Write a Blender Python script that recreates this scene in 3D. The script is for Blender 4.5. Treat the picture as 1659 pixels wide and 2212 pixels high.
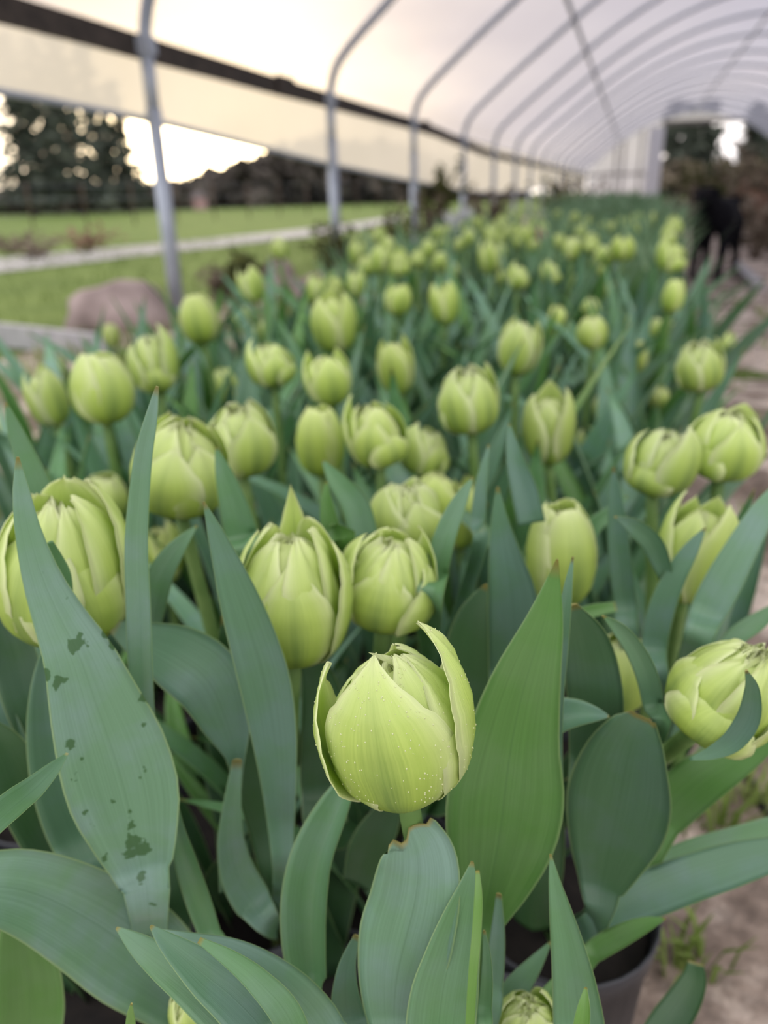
import bpy, math, random
from mathutils import Vector, Matrix, noise as mnoise

sc = bpy.context.scene
for o in list(bpy.data.objects):
    bpy.data.objects.remove(o, do_unlink=True)
COL = sc.collection
rnd = random.Random(7)

# ------------------------------------------------------------------ camera
# World: X to the right across the greenhouse, Y along its length, Z up; camera stands at (0, 0, EYE).
W, H, F = 1659.0, 2212.0, 1661.0
EYE = 0.62
PITCH, YAW, ROLL = math.radians(22.455), math.radians(17.4126), math.radians(1.5)
CAM = Vector((0, 0, EYE))


def cam_dir(x, y, z=1.0):
    """direction in the world of (right, up, forward) in the lens"""
    cr, sr, ct, st = math.cos(ROLL), math.sin(ROLL), math.cos(PITCH), math.sin(PITCH)
    xu, yu = x * cr + y * sr, -x * sr + y * cr
    f, u = z * ct + yu * st, yu * ct - z * st
    cy, sy = math.cos(YAW), math.sin(YAW)
    return Vector((xu * cy - f * sy, xu * sy + f * cy, u))


def ray(px, py):
    return cam_dir((px - W / 2) / F, (H / 2 - py) / F)


HF = Vector((-math.sin(YAW), math.cos(YAW), 0))      # horizontal heading of the camera


def at_depth(px, py, d):
    return CAM + ray(px, py) * d


def at_z(px, py, z):
    d = ray(px, py)
    return CAM + d * ((z - EYE) / d.z)


def at_x(px, py, X):
    d = ray(px, py)
    return CAM + d * (X / d.x)


def at_hf(px, py, r):
    d = ray(px, py)
    return CAM + d * (r / d.dot(HF))


AXIS = cam_dir(0, 0, 1)


def depth_of(p):
    return (p - CAM).dot(AXIS)


cam_data = bpy.data.cameras.new('camera')
cam = bpy.data.objects.new('camera', cam_data)
COL.objects.link(cam)
rx, uy, fz = cam_dir(1, 0, 0), cam_dir(0, 1, 0), cam_dir(0, 0, 1)
m = Matrix(((rx.x, uy.x, -fz.x, 0), (rx.y, uy.y, -fz.y, 0), (rx.z, uy.z, -fz.z, EYE), (0, 0, 0, 1)))
cam.matrix_world = m
cam_data.sensor_fit = 'VERTICAL'
cam_data.sensor_height = 7.6
cam_data.sensor_width = 7.6
cam_data.lens = F / H * 7.6
cam_data.clip_start = 0.01
cam_data.clip_end = 500
cam_data.dof.use_dof = True
cam_data.dof.focus_distance = 0.243
cam_data.dof.aperture_fstop = 1.6
sc.camera = cam

# ------------------------------------------------------------------ world, exposure
sc.view_settings.view_transform = 'Standard'
sc.view_settings.look = 'None'
sc.view_settings.gamma = 1.0
sc.view_settings.use_curve_mapping = False
sc.view_settings.exposure = 0.46
try:
    sc.cycles.use_denoising = True
    sc.cycles.max_bounces = 8
    sc.cycles.diffuse_bounces = 4
    sc.cycles.transparent_max_bounces = 12
    sc.cycles.caustics_reflective = False
    sc.cycles.caustics_refractive = False
except Exception:
    pass


def nd(nt, kind, loc=None, **kw):
    n = nt.nodes.new(kind)
    for k, v in kw.items():
        if hasattr(n, k) and k not in n.inputs:
            setattr(n, k, v)
        else:
            n.inputs[k].default_value = v
    return n


def math_n(nt, op, a, b=None, clamp=False):
    n = nt.nodes.new('ShaderNodeMath')
    n.operation = op
    n.use_clamp = clamp
    for i, v in enumerate((a, b)):
        if v is None:
            continue
        if isinstance(v, (int, float)):
            n.inputs[i].default_value = v
        else:
            nt.links.new(v, n.inputs[i])
    return n.outputs[0]


def ramp_n(nt, fac, stops):
    n = nt.nodes.new('ShaderNodeValToRGB')
    el = n.color_ramp.elements
    while len(el) > 1:
        el.remove(el[-1])
    el[0].position = stops[0][0]
    el[0].color = tuple(stops[0][1]) + (1,)
    for p, c in stops[1:]:
        e = el.new(p)
        e.color = tuple(c) + (1,)
    nt.links.new(fac, n.inputs[0])
    return n.outputs[0]


def mix_n(nt, fac, a, b, mode='MIX'):
    n = nt.nodes.new('ShaderNodeMix')
    n.data_type = 'RGBA'
    n.blend_type = mode
    for i, v in ((0, fac), (6, a), (7, b)):
        if isinstance(v, (int, float)):
            n.inputs[i].default_value = v
        elif isinstance(v, tuple):
            n.inputs[i].default_value = v + (1,) if len(v) == 3 else v
        else:
            nt.links.new(v, n.inputs[i])
    return n.outputs[2]


SUN_DIR = ray(470, 250).normalized()
world = bpy.data.worlds.new('evening_sky')
sc.world = world
world.use_nodes = True
wn = world.node_tree
wn.nodes.clear()
tc = wn.nodes.new('ShaderNodeTexCoord')
nrm = wn.nodes.new('ShaderNodeVectorMath')
nrm.operation = 'NORMALIZE'
wn.links.new(tc.outputs['Generated'], nrm.inputs[0])
dot = wn.nodes.new('ShaderNodeVectorMath')
dot.operation = 'DOT_PRODUCT'
wn.links.new(nrm.outputs[0], dot.inputs[0])
dot.inputs[1].default_value = SUN_DIR
dpos = math_n(wn, 'MAXIMUM', dot.outputs['Value'], 0.0)
g_core = math_n(wn, 'POWER', dpos, 48.0)
g_wide = math_n(wn, 'POWER', dpos, 7.0)
sep = wn.nodes.new('ShaderNodeSeparateXYZ')
wn.links.new(nrm.outputs[0], sep.inputs[0])
zz = math_n(wn, 'ADD', math_n(wn, 'ABSOLUTE', sep.outputs['Z']), 0.16)
comb = wn.nodes.new('ShaderNodeCombineXYZ')
wn.links.new(math_n(wn, 'DIVIDE', sep.outputs['X'], zz), comb.inputs[0])
wn.links.new(math_n(wn, 'DIVIDE', sep.outputs['Y'], zz), comb.inputs[1])
cn = nd(wn, 'ShaderNodeTexNoise', Scale=0.75, Detail=4.0, Roughness=0.5)
wn.links.new(comb.outputs[0], cn.inputs['Vector'])
clouds = ramp_n(wn, cn.outputs['Fac'], [(0.32, (0.74, 0.74, 0.86)), (0.5, (0.98, 0.96, 1.02)), (0.66, (1.28, 1.18, 1.14))])
warm1 = mix_n(wn, 1.0, clouds, (0, 0, 0), 'ADD')
gw = nd(wn, 'ShaderNodeVectorMath', operation='SCALE')
gw.inputs[0].default_value = (0.95, 0.70, 0.36)
wn.links.new(g_wide, gw.inputs['Scale'])
gc = nd(wn, 'ShaderNodeVectorMath', operation='SCALE')
gc.inputs[0].default_value = (4.4, 3.3, 1.6)
cl_mod = math_n(wn, 'MULTIPLY', g_core, math_n(wn, 'MULTIPLY', cn.outputs['Fac'], 2.0))
wn.links.new(cl_mod, gc.inputs['Scale'])
s1 = mix_n(wn, 1.0, clouds, gw.outputs[0], 'ADD')
s2 = mix_n(wn, 1.0, s1, gc.outputs[0], 'ADD')
below = math_n(wn, 'LESS_THAN', sep.outputs['Z'], -0.01)
s3 = mix_n(wn, below, s2, (0.10, 0.12, 0.06))
bg = nd(wn, 'ShaderNodeBackground', Strength=1.25)
wn.links.new(s3, bg.inputs['Color'])
wo = wn.nodes.new('ShaderNodeOutputWorld')
wn.links.new(bg.outputs[0], wo.inputs[0])


# ------------------------------------------------------------------ materials
def new_mat(name):
    mt = bpy.data.materials.new(name)
    mt.use_nodes = True
    nt = mt.node_tree
    nt.nodes.clear()
    out = nt.nodes.new('ShaderNodeOutputMaterial')
    return mt, nt, out


def simple(name, col, rough=0.6, metal=0.0, noise=None, spec=0.5, bump=0.0, scale=20.0):
    mt, nt, out = new_mat(name)
    p = nd(nt, 'ShaderNodeBsdfPrincipled', Roughness=rough, Metallic=metal)
    p.inputs['Specular IOR Level'].default_value = spec
    if noise or bump:
        t = nt.nodes.new('ShaderNodeTexCoord')
        n = nd(nt, 'ShaderNodeTexNoise', Scale=scale, Detail=5.0)
        nt.links.new(t.outputs['Object'], n.inputs['Vector'])
        if noise:
            c = ramp_n(nt, n.outputs['Fac'], [(0.33, noise), (0.66, col)])
            nt.links.new(c, p.inputs['Base Color'])
        else:
            p.inputs['Base Color'].default_value = tuple(col) + (1,)
        if bump:
            b = nd(nt, 'ShaderNodeBump', Strength=bump)
            nt.links.new(n.outputs['Fac'], b.inputs['Height'])
            nt.links.new(b.outputs[0], p.inputs['Normal'])
    else:
        p.inputs['Base Color'].default_value = tuple(col) + (1,)
    nt.links.new(p.outputs[0], out.inputs[0])
    return mt


def leaf_material(name, wet=False):
    """glaucous tulip leaf: tint from the object colour, parallel veins, pale margin, coloured tip"""
    mt, nt, out = new_mat(name)
    uv = nt.nodes.new('ShaderNodeUVMap')
    sp = nt.nodes.new('ShaderNodeSeparateXYZ')
    nt.links.new(uv.outputs[0], sp.inputs[0])
    u, v = sp.outputs['X'], sp.outputs['Y']
    oi = nt.nodes.new('ShaderNodeObjectInfo')
    cb = nt.nodes.new('ShaderNodeCombineXYZ')
    nt.links.new(math_n(nt, 'MULTIPLY', u, 70.0), cb.inputs[0])
    nt.links.new(math_n(nt, 'MULTIPLY', v, 2.2), cb.inputs[1])
    nt.links.new(math_n(nt, 'MULTIPLY', oi.outputs['Random'], 30.0), cb.inputs[2])
    vein = nd(nt, 'ShaderNodeTexNoise', Scale=1.0, Detail=2.0)
    nt.links.new(cb.outputs[0], vein.inputs['Vector'])
    geo = nt.nodes.new('ShaderNodeTexCoord')
    bl = nd(nt, 'ShaderNodeTexNoise', Scale=38.0, Detail=4.0)
    nt.links.new(geo.outputs['Object'], bl.inputs['Vector'])
    base = oi.outputs['Color']
    veinf = ramp_n(nt, vein.outputs['Fac'], [(0.3, (0.85, 0.87, 0.84)), (0.7, (1.12, 1.10, 1.14))])
    c1 = mix_n(nt, 0.75, base, veinf, 'MULTIPLY')
    # waxy bloom rubbed off in places: greener, less blue
    blf = ramp_n(nt, bl.outputs['Fac'], [(0.42, (0.86, 0.98, 0.72)), (0.62, (1.05, 1.02, 1.08))])
    c2 = mix_n(nt, 0.8, c1, blf, 'MULTIPLY')
    # margin
    ed = math_n(nt, 'ABSOLUTE', math_n(nt, 'SUBTRACT', u, 0.5))
    edge = nd(nt, 'ShaderNodeMapRange')
    edge.inputs['From Min'].default_value = 0.474
    edge.inputs['From Max'].default_value = 0.497
    nt.links.new(ed, edge.inputs['Value'])
    c3 = mix_n(nt, math_n(nt, 'MULTIPLY', edge.outputs[0], 0.75), c2, (0.36, 0.50, 0.22))
    # green midrib hint
    rib = nd(nt, 'ShaderNodeMapRange')
    rib.inputs['From Min'].default_value = 0.012
    rib.inputs['From Max'].default_value = 0.0
    nt.links.new(ed, rib.inputs['Value'])
    c4 = mix_n(nt, math_n(nt, 'MULTIPLY', rib.outputs[0], 0.25), c3, (0.05, 0.13, 0.05))
    tip = nd(nt, 'ShaderNodeMapRange')
    tip.inputs['From Min'].default_value = 0.965
    tip.inputs['From Max'].default_value = 0.998
    nt.links.new(v, tip.inputs['Value'])
    c5 = mix_n(nt, math_n(nt, 'MULTIPLY', tip.outputs[0], 0.85), c4, (0.40, 0.34, 0.10))
    rough = 0.42
    p = nd(nt, 'ShaderNodeBsdfPrincipled', Roughness=0.36)
    p.inputs['Specular IOR Level'].default_value = 0.5
    if wet:
        w1 = nd(nt, 'ShaderNodeTexNoise', Scale=95.0, Detail=3.0, Roughness=0.5)
        nt.links.new(geo.outputs['Object'], w1.inputs['Vector'])
        band = ramp_n(nt, v, [(0.16, (0,) * 3), (0.27, (.095,) * 3), (0.35, (.0,) * 3), (0.44, (.0,) * 3), (0.48, (.10,) * 3), (0.53, (0,) * 3), (0.58, (.055,) * 3), (0.63, (0,) * 3)])
        wv_ = math_n(nt, 'ADD', w1.outputs['Fac'], band)
        wm = nd(nt, 'ShaderNodeMapRange')
        wm.inputs['From Min'].default_value = 0.645
        wm.inputs['From Max'].default_value = 0.657
        nt.links.new(wv_, wm.inputs['Value'])
        c5 = mix_n(nt, math_n(nt, 'MULTIPLY', wm.outputs[0], 0.85), c5, (0.045, 0.13, 0.035))
    nt.links.new(c5, p.inputs['Base Color'])
    bp = nd(nt, 'ShaderNodeBump', Strength=0.12, Distance=0.002)
    nt.links.new(vein.outputs['Fac'], bp.inputs['Height'])
    nt.links.new(bp.outputs[0], p.inputs['Normal'])
    tr = nt.nodes.new('ShaderNodeBsdfTranslucent')
    trc = mix_n(nt, 1.0, c5, (1.25, 1.5, 0.45), 'MULTIPLY')
    nt.links.new(trc, tr.inputs['Color'])
    mx = nt.nodes.new('ShaderNodeMixShader')
    mx.inputs[0].default_value = 0.28
    nt.links.new(p.outputs[0], mx.inputs[1])
    nt.links.new(tr.outputs[0], mx.inputs[2])
    nt.links.new(mx.outputs[0], out.inputs[0])
    return mt


def petal_material(name):
    mt, nt, out = new_mat(name)
    uv = nt.nodes.new('ShaderNodeUVMap')
    sp = nt.nodes.new('ShaderNodeSeparateXYZ')
    nt.links.new(uv.outputs[0], sp.inputs[0])
    u, v = sp.outputs['X'], sp.outputs['Y']
    oi = nt.nodes.new('ShaderNodeObjectInfo')
    cb = nt.nodes.new('ShaderNodeCombineXYZ')
    nt.links.new(math_n(nt, 'MULTIPLY', u, 60.0), cb.inputs[0])
    nt.links.new(math_n(nt, 'MULTIPLY', v, 2.4), cb.inputs[1])
    nt.links.new(math_n(nt, 'MULTIPLY', oi.outputs['Random'], 40.0), cb.inputs[2])
    vein = nd(nt, 'ShaderNodeTexNoise', Scale=1.0, Detail=2.5)
    nt.links.new(cb.outputs[0], vein.inputs['Vector'])
    along = ramp_n(nt, v, [(0.0, (0.29, 0.43, 0.055)), (0.22, (0.46, 0.64, 0.11)), (0.6, (0.61, 0.76, 0.20)), (1.0, (0.77, 0.87, 0.40))])
    ed = math_n(nt, 'ABSOLUTE', math_n(nt, 'SUBTRACT', u, 0.5))
    edge = nd(nt, 'ShaderNodeMapRange')
    edge.inputs['From Min'].default_value = 0.22
    edge.inputs['From Max'].default_value = 0.5
    nt.links.new(math_n(nt, 'MAXIMUM', ed, math_n(nt, 'SUBTRACT', math_n(nt, 'MULTIPLY', v, 1.6), 1.12)), edge.inputs['Value'])
    c1 = mix_n(nt, math_n(nt, 'MULTIPLY', math_n(nt, 'POWER', edge.outputs[0], 1.6), 0.85), along, (0.87, 0.92, 0.58))
    # green flame down the middle of the petal
    st = nd(nt, 'ShaderNodeMapRange')
    st.inputs['From Min'].default_value = 0.16
    st.inputs['From Max'].default_value = 0.0
    nt.links.new(math_n(nt, 'ADD', ed, math_n(nt, 'MULTIPLY', math_n(nt, 'SUBTRACT', vein.outputs['Fac'], 0.5), 0.12)), st.inputs['Value'])
    fade = ramp_n(nt, v, [(0.05, (0.9,) * 3), (0.32, (0.85,) * 3), (0.6, (0.4,) * 3), (0.85, (0.1,) * 3)])
    c2 = mix_n(nt, math_n(nt, 'MULTIPLY', math_n(nt, 'MULTIPLY', st.outputs[0], fade), 0.8), c1, (0.19, 0.33, 0.09))
    vf = ramp_n(nt, vein.outputs['Fac'], [(0.3, (0.91, 0.94, 0.86)), (0.7, (1.06, 1.04, 1.08))])
    c3 = mix_n(nt, 0.7, c2, vf, 'MULTIPLY')
    c4 = mix_n(nt, 1.0, c3, oi.outputs['Color'], 'MULTIPLY')
    p = nd(nt, 'ShaderNodeBsdfPrincipled', Roughness=0.42)
    p.inputs['Specular IOR Level'].default_value = 0.35
    nt.links.new(c4, p.inputs['Base Color'])
    bp = nd(nt, 'ShaderNodeBump', Strength=0.15, Distance=0.002)
    nt.links.new(vein.outputs['Fac'], bp.inputs['Height'])
    nt.links.new(bp.outputs[0], p.inputs['Normal'])
    tr = nt.nodes.new('ShaderNodeBsdfTranslucent')
    nt.links.new(c4, tr.inputs['Color'])
    mx = nt.nodes.new('ShaderNodeMixShader')
    mx.inputs[0].default_value = 0.42
    nt.links.new(p.outputs[0], mx.inputs[1])
    nt.links.new(tr.outputs[0], mx.inputs[2])
    nt.links.new(mx.outputs[0], out.inputs[0])
    return mt


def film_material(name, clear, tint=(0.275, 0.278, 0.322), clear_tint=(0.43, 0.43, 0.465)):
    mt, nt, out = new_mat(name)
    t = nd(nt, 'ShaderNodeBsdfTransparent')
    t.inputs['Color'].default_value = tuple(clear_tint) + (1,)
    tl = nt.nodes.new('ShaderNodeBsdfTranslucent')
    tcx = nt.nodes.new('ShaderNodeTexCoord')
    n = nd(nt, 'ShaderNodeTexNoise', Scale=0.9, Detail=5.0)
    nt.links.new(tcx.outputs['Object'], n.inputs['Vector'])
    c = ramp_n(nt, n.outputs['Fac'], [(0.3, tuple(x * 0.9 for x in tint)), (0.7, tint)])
    nt.links.new(c, tl.inputs['Color'])
    gl = nd(nt, 'ShaderNodeBsdfGlossy', Roughness=0.25)
    mx = nt.nodes.new('ShaderNodeMixShader')
    mx.inputs[0].default_value = 1 - clear
    nt.links.new(t.outputs[0], mx.inputs[1])
    nt.links.new(tl.outputs[0], mx.inputs[2])
    mx2 = nt.nodes.new('ShaderNodeMixShader')
    mx2.inputs[0].default_value = 0.05
    nt.links.new(mx.outputs[0], mx2.inputs[1])
    nt.links.new(gl.outputs[0], mx2.inputs[2])
    nt.links.new(mx2.outputs[0], out.inputs[0])
    return mt


def dirt_material(name):
    mt, nt, out = new_mat(name)
    t = nt.nodes.new('ShaderNodeTexCoord')
    n1 = nd(nt, 'ShaderNodeTexNoise', Scale=4.5, Detail=6.0, Roughness=0.6)
    n2 = nd(nt, 'ShaderNodeTexNoise', Scale=34.0, Detail=6.0, Roughness=0.7)
    for n in (n1, n2):
        nt.links.new(t.outputs['Object'], n.inputs['Vector'])
    a = ramp_n(nt, n1.outputs['Fac'], [(0.36, (0.13, 0.095, 0.072)), (0.47, (0.31, 0.245, 0.20)), (0.56, (0.66, 0.57, 0.49))])
    b = ramp_n(nt, n2.outputs['Fac'], [(0.3, (0.45, 0.43, 0.42)), (0.62, (1.25, 1.22, 1.2))])
    c = mix_n(nt, 1.0, a, b, 'MULTIPLY')
    p = nd(nt, 'ShaderNodeBsdfPrincipled', Roughness=0.9)
    nt.links.new(c, p.inputs['Base Color'])
    bp = nd(nt, 'ShaderNodeBump', Strength=0.6, Distance=0.01)
    nt.links.new(n2.outputs['Fac'], bp.inputs['Height'])
    nt.links.new(bp.outputs[0], p.inputs['Normal'])
    nt.links.new(p.outputs[0], out.inputs[0])
    return mt


def two_tone(name, a, b, scale, rough=0.9, transl=0.0):
    mt, nt, out = new_mat(name)
    t = nt.nodes.new('ShaderNodeTexCoord')
    n = nd(nt, 'ShaderNodeTexNoise', Scale=scale, Detail=6.0)
    nt.links.new(t.outputs['Object'], n.inputs['Vector'])
    c = ramp_n(nt, n.outputs['Fac'], [(0.35, a), (0.65, b)])
    p = nd(nt, 'ShaderNodeBsdfPrincipled', Roughness=rough)
    p.inputs['Specular IOR Level'].default_value = 0.2
    nt.links.new(c, p.inputs['Base Color'])
    if transl:
        tr = nt.nodes.new('ShaderNodeBsdfTranslucent')
        nt.links.new(c, tr.inputs['Color'])
        mx = nt.nodes.new('ShaderNodeMixShader')
        mx.inputs[0].default_value = transl
        nt.links.new(p.outputs[0], mx.inputs[1])
        nt.links.new(tr.outputs[0], mx.inputs[2])
        nt.links.new(mx.outputs[0], out.inputs[0])
    else:
        nt.links.new(p.outputs[0], out.inputs[0])
    return mt


M = {
    'leaf': leaf_material('tulip_leaf'),
    'wet_leaf': leaf_material('tulip_leaf_wet', wet=True),
    'petal': petal_material('tulip_petal'),
    'stem': two_tone('tulip_stem', (0.10, 0.19, 0.05), (0.16, 0.26, 0.08), 40, 0.5),
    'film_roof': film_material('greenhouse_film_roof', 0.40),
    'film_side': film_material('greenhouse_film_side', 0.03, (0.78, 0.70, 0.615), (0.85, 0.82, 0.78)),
    'film_end': film_material('greenhouse_film_end', 0.15, (0.50, 0.50, 0.54)),
    'steel': simple('galvanised_steel', (0.50, 0.54, 0.62), 0.45, 0.25, noise=(0.38, 0.42, 0.50), scale=9),
    'board': simple('weathered_board', (0.075, 0.058, 0.048), 0.85, noise=(0.035, 0.028, 0.024), bump=0.3, scale=14),
    'plank': simple('grey_plank', (0.46, 0.45, 0.46), 0.8, noise=(0.33, 0.32, 0.33), bump=0.2, scale=14),
    'dirt': dirt_material('dirt'),
    'lawn': two_tone('lawn_grass', (0.078, 0.130, 0.016), (0.120, 0.178, 0.030), 1.6),
    'field': two_tone('far_grass', (0.16, 0.22, 0.05), (0.24, 0.31, 0.08), 0.5),
    'gravel': two_tone('gravel', (0.26, 0.25, 0.24), (0.48, 0.46, 0.44), 5.0),
    'rock': simple('boulder_stone', (0.42, 0.33, 0.30), 0.9, noise=(0.20, 0.15, 0.135), bump=0.5, scale=5),
    'pot': simple('black_pot_plastic', (0.028, 0.030, 0.036), 0.42, noise=(0.05, 0.053, 0.06), scale=18),
    'soil': simple('potting_soil', (0.020, 0.015, 0.012), 0.95, noise=(0.008, 0.006, 0.005), bump=0.8, scale=60),
    'evergreen': two_tone('evergreen_needles', (0.045, 0.06, 0.048), (0.12, 0.135, 0.105), 1.2, transl=0.15),  # lightened base colour holds the flare over the distant trees
    'hilltree': two_tone('hill_foliage', (0.085, 0.074, 0.066), (0.17, 0.148, 0.125), 0.6, transl=0.1),  # brightened grey-brown puts the distance haze into the colour
    'trunk': simple('tree_bark', (0.05, 0.04, 0.032), 0.95, noise=(0.025, 0.02, 0.016), scale=4),
    'twig': simple('dry_twig', (0.12, 0.075, 0.05), 0.9, noise=(0.06, 0.04, 0.03), scale=20),
    'weedleaf': two_tone('weed_leaf', (0.055, 0.075, 0.022), (0.13, 0.14, 0.045), 12, transl=0.2),
    'brownleaf': two_tone('withered_leaf', (0.14, 0.115, 0.085), (0.29, 0.24, 0.18), 12, transl=0.15),
    'rustleaf': two_tone('rust_leaf', (0.20, 0.125, 0.09), (0.34, 0.21, 0.15), 12, transl=0.2),
    'grass': two_tone('grass_blade', (0.16, 0.24, 0.05), (0.32, 0.40, 0.12), 12, transl=0.25),
    'youngleaf': two_tone('young_bed_leaf', (0.13, 0.25, 0.12), (0.27, 0.41, 0.23), 9, 0.5, transl=0.25),
    'fur': simple('black_fur', (0.004, 0.004, 0.006), 0.8, noise=(0.008, 0.008, 0.010), bump=0.3, scale=40, spec=0.06),
    'eye': simple('dog_eye', (0.03, 0.015, 0.008), 0.1),
    'white': simple('white_petal', (0.80, 0.80, 0.84), 0.6),
    'pink': simple('pink_petal', (0.62, 0.18, 0.22), 0.6),
    'whitepaint': simple('white_door_paint', (0.80, 0.81, 0.86), 0.5),
    'wood': simple('end_frame_wood', (0.20, 0.18, 0.17), 0.8, noise=(0.13, 0.12, 0.11), scale=6),
    'dew': None,
    'hose': simple('black_hose', (0.015, 0.015, 0.016), 0.5),
    'roof': simple('house_roof', (0.12, 0.10, 0.10), 0.8),
    'pinkwall': simple('house_wall', (0.42, 0.26, 0.26), 0.8),
}
mt, nt, out = new_mat('dew_water')
pb = nd(nt, 'ShaderNodeBsdfPrincipled', Roughness=0.05)
pb.inputs['Base Color'].default_value = (0.78, 0.85, 0.45, 1)
pb.inputs['Transmission Weight'].default_value = 0.35
pb.inputs['IOR'].default_value = 1.33
nt.links.new(pb.outputs[0], out.inputs[0])
M['dew'] = mt


# ------------------------------------------------------------------ mesh helpers
class MB:
    def __init__(self):
        self.v, self.f, self.uv, self.mi = [], [], [], []

    def vert(self, p, uv=(0.5, 0.5)):
        self.v.append(tuple(p))
        self.uv.append(uv)
        return len(self.v) - 1

    def face(self, *idx, mat=0):
        self.f.append(idx)
        self.mi.append(mat)

    def grid(self, rows, closed=False, mat=0):
        """rows: list of lists of vertex ids"""
        for a, b in zip(rows[:-1], rows[1:]):
            n = len(a)
            for j in range(n if closed else n - 1):
                k = (j + 1) % n
                self.face(a[j], a[k], b[k], b[j], mat=mat)

    def tube(self, pts, rad, n=8, mat=0, cap=True):
        pts = [Vector(p) for p in pts]
        if not isinstance(rad, (list, tuple)):
            rad = [rad] * len(pts)
        rows = []
        prev = None
        for i, p in enumerate(pts):
            t = (pts[min(i + 1, len(pts) - 1)] - pts[max(i - 1, 0)]).normalized()
            if prev is None:
                a = Vector((1, 0, 0)) if abs(t.x) < 0.8 else Vector((0, 1, 0))
                s = t.cross(a).normalized()
            else:
                s = (prev - t * prev.dot(t)).normalized()
            prev = s
            b = t.cross(s)
            rows.append([self.vert(p + (s * math.cos(q) + b * math.sin(q)) * rad[i], (k / n, i / (len(pts) - 1)))
                         for k, q in ((k, 2 * math.pi * k / n) for k in range(n))])
        self.grid(rows, True, mat)
        if cap:
            self.face(*reversed(rows[0]), mat=mat)
            self.face(*rows[-1], mat=mat)

    def box(self, lo, hi, mat=0):
        x0, y0, z0 = lo
        x1, y1, z1 = hi
        i = [self.vert(p) for p in ((x0, y0, z0), (x1, y0, z0), (x1, y1, z0), (x0, y1, z0),
                                    (x0, y0, z1), (x1, y0, z1), (x1, y1, z1), (x0, y1, z1))]
        for q in ((3, 2, 1, 0), (4, 5, 6, 7), (0, 1, 5, 4), (1, 2, 6, 5), (2, 3, 7, 6), (3, 0, 4, 7)):
            self.face(*[i[k] for k in q], mat=mat)

    def lathe(self, prof, n=24, mat=0):
        rows = []
        for r, z in prof:
            rows.append([self.vert((r * math.cos(2 * math.pi * k / n), r * math.sin(2 * math.pi * k / n), z), (.2, .8)) for k in range(n)])
        self.grid(rows, True, mat)
        return rows

    def mesh(self, name, mats, smooth=True):
        me = bpy.data.meshes.new(name)
        me.from_pydata(self.v, [], self.f)
        for mm in (mats if isinstance(mats, (list, tuple)) else [mats]):
            me.materials.append(mm)
        if smooth:
            me.polygons.foreach_set('use_smooth', [True] * len(me.polygons))
        if any(self.mi):
            me.polygons.foreach_set('material_index', self.mi)
        ul = me.uv_layers.new(name='UVMap')
        li = [0] * len(me.loops)
        me.loops.foreach_get('vertex_index', li)
        flat = []
        for i in li:
            flat += self.uv[i]
        ul.data.foreach_set('uv', flat)
        me.update()
        return me


def link(name, me, parent=None, loc=None, color=None):
    o = bpy.data.objects.new(name, me)
    COL.objects.link(o)
    if parent is not None:
        o.parent = parent
    if loc is not None:
        o.location = loc
    if color is not None:
        o.color = tuple(color) + (1,)
    return o


def tag(o, label, cat, group=None):
    o['label'] = label
    o['category'] = cat
    if group:
        o['group'] = group
    return o


def thing(name, label, cat, loc=(0, 0, 0), group=None):
    o = bpy.data.objects.new(name, None)
    o.empty_display_size = 0.02
    COL.objects.link(o)
    o.location = loc
    return tag(o, label, cat, group)


def struct(name, me):
    o = link(name, me)
    o['kind'] = 'structure'
    return o


def catmull(pts, n):
    """resample a list of equal-length tuples"""
    P = [tuple(p) for p in pts]
    P = [tuple(2 * a - b for a, b in zip(P[0], P[1]))] + P + [tuple(2 * a - b for a, b in zip(P[-1], P[-2]))]
    segs = len(P) - 3
    out_ = []
    for i in range(n + 1):
        t = i / n * segs
        k = min(int(t), segs - 1)
        t -= k
        p0, p1, p2, p3 = P[k:k + 4]
        out_.append(tuple(0.5 * ((2 * b) + (-a + c) * t + (2 * a - 5 * b + 4 * c - d) * t * t + (-a + 3 * b - 3 * c + d) * t ** 3)
                          for a, b, c, d in zip(p0, p1, p2, p3)))
    return out_


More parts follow.
